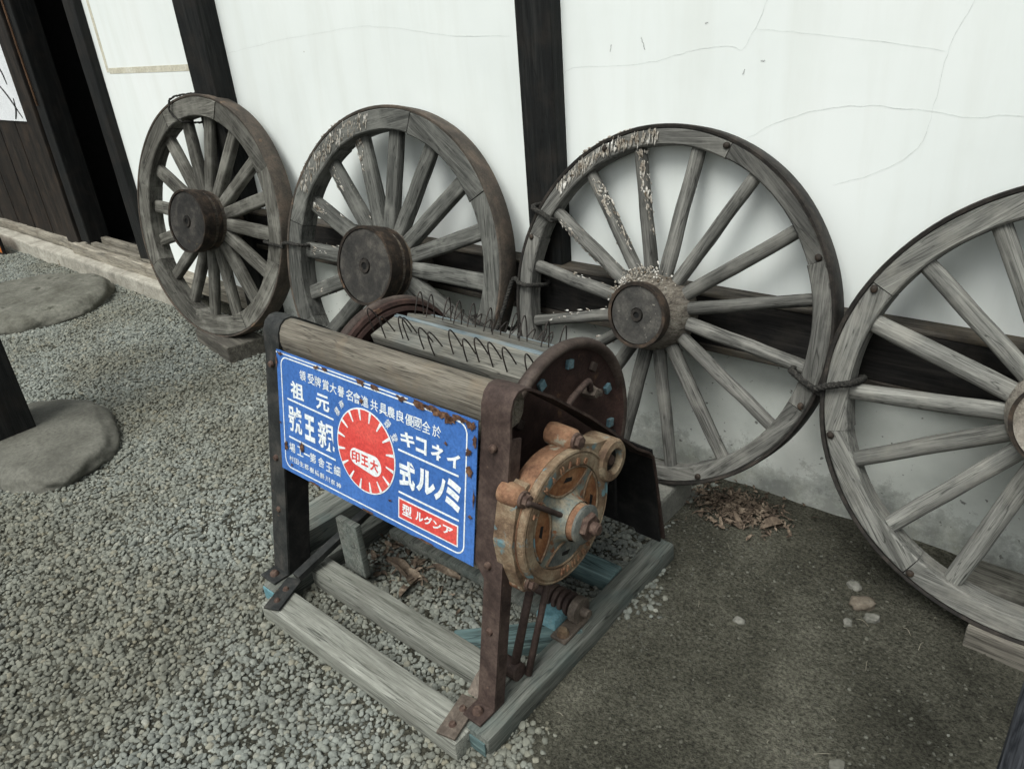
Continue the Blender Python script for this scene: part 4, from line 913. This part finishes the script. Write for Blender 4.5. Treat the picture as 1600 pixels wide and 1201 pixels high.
# ------------------------------------------------------------------ litter, leaves and loose stones
def leaf_pile(name, label, cx, cy, sx, sy, n, smin, smax, zmax):
    bm = B()
    for _ in range(n):
        x, y = random.gauss(cx, sx), random.gauss(cy, sy); s = random.uniform(smin, smax); z = ground_z(x, y)+random.uniform(.004, zmax)
        rm = Matrix.Rotation(random.random()*6.28, 3, 'Z') @ Matrix.Rotation(random.gauss(0, .45), 3, 'X') @ Matrix.Rotation(random.gauss(0, .35), 3, 'Y')
        cu = random.uniform(.3, 1.2); wd = random.uniform(.05, .26); rows = []
        for i in range(7):
            f = i/6; ww = s*wd*math.sin(math.pi*min(1, .08+f*.92))**.7; row = []
            for j in (-1, -.5, 0, .5, 1):
                p = Vector(((f-.5)*s, j*ww, cu*ww*j*j*.7-.15*s*cu*(f-.5)**2*2+.004*noise.noise(Vector((f*6, j*3, x*50)))))
                row.append(bm.verts.new(rm @ p+Vector((x, y, z))))
            rows.append(row)
        for A, Bq in zip(rows, rows[1:]):
            for j in range(4): bm.faces.new((A[j], A[j+1], Bq[j+1], Bq[j]))
    o = link(name, bm, 'leaf', smooth=True); tag(o, label, 'leaves', kind='stuff'); return o
leaf_pile('dry_leaves', 'brown dry leaf litter heaped at the wall foot between the two palest wheels', -.80, -.14, .075, .045, 900, .006, .028, .018)
leaf_pile('dry_leaves', 'a few large curled leaves on the litter heap at the wall foot', -.76, -.20, .05, .02, 3, .05, .09, .012)
leaf_pile('dry_leaves', 'curled dry leaves lying on the gravel under the blue sign', -1.45, -.93, .075, .035, 5, .08, .15, .025)
leaf_pile('dry_leaves', 'small shredded leaf bits on the gravel under the blue sign', -1.47, -.92, .085, .04, 90, .012, .045, .02)
def straws(name, label, area, n, ln):
    bm = B()
    for _ in range(n):
        x, y = random.uniform(area[0], area[1]), random.uniform(area[2], area[3]); a = random.random()*6.28; L_ = random.uniform(*ln)
        z = ground_z(x, y)+.004
        if x < bound_x(y): z += .008
        tube(bm, smooth_path([(x, y, z), (x+math.cos(a)*L_*.5, y+math.sin(a)*L_*.5, z+random.uniform(.001, .010)), (x+math.cos(a+.08)*L_, y+math.sin(a+.08)*L_, z)], 3), .0006, 5)
    o = link(name, bm, 'straw', smooth=True); tag(o, label, 'straw', kind='stuff')
straws('straw_litter', 'pale straw bits and twigs scattered over the ground', (-1.9, 0.1, -1.5, -.05), 70, (.008, .04))
for x, y, r_, m, lb in ((-.36, -.335, .024, 'brick', 'reddish brown flat stone in the dirt beside the palest wheel'), (-.325, -.372, .015, 'chip', 'pale stone chip lying just in front of the reddish stone'),
                        (-.37, -.415, .011, 'chip', 'small oval grey pebble on the dirt below the reddish stone'), (-.585, -.575, .012, 'chip', 'whitish angular stone on open dirt right of the machine'), (-.25, -.82, .014, 'stone', 'grey green oval stone on the dark dirt nearest the camera'), (-.40, -.28, .015, 'chip', 'round grey stone half under the rim of the palest wheel')):
    o = rock('loose_stone', (x, y, ground_z(x, y)+r_*.2), (r_*1.3, r_, r_*.75), m, 3, .35, .6, 1.8); o.rotation_euler.z = random.random()*3; tag(o, lb, 'stone', 'loose stones on the dirt')
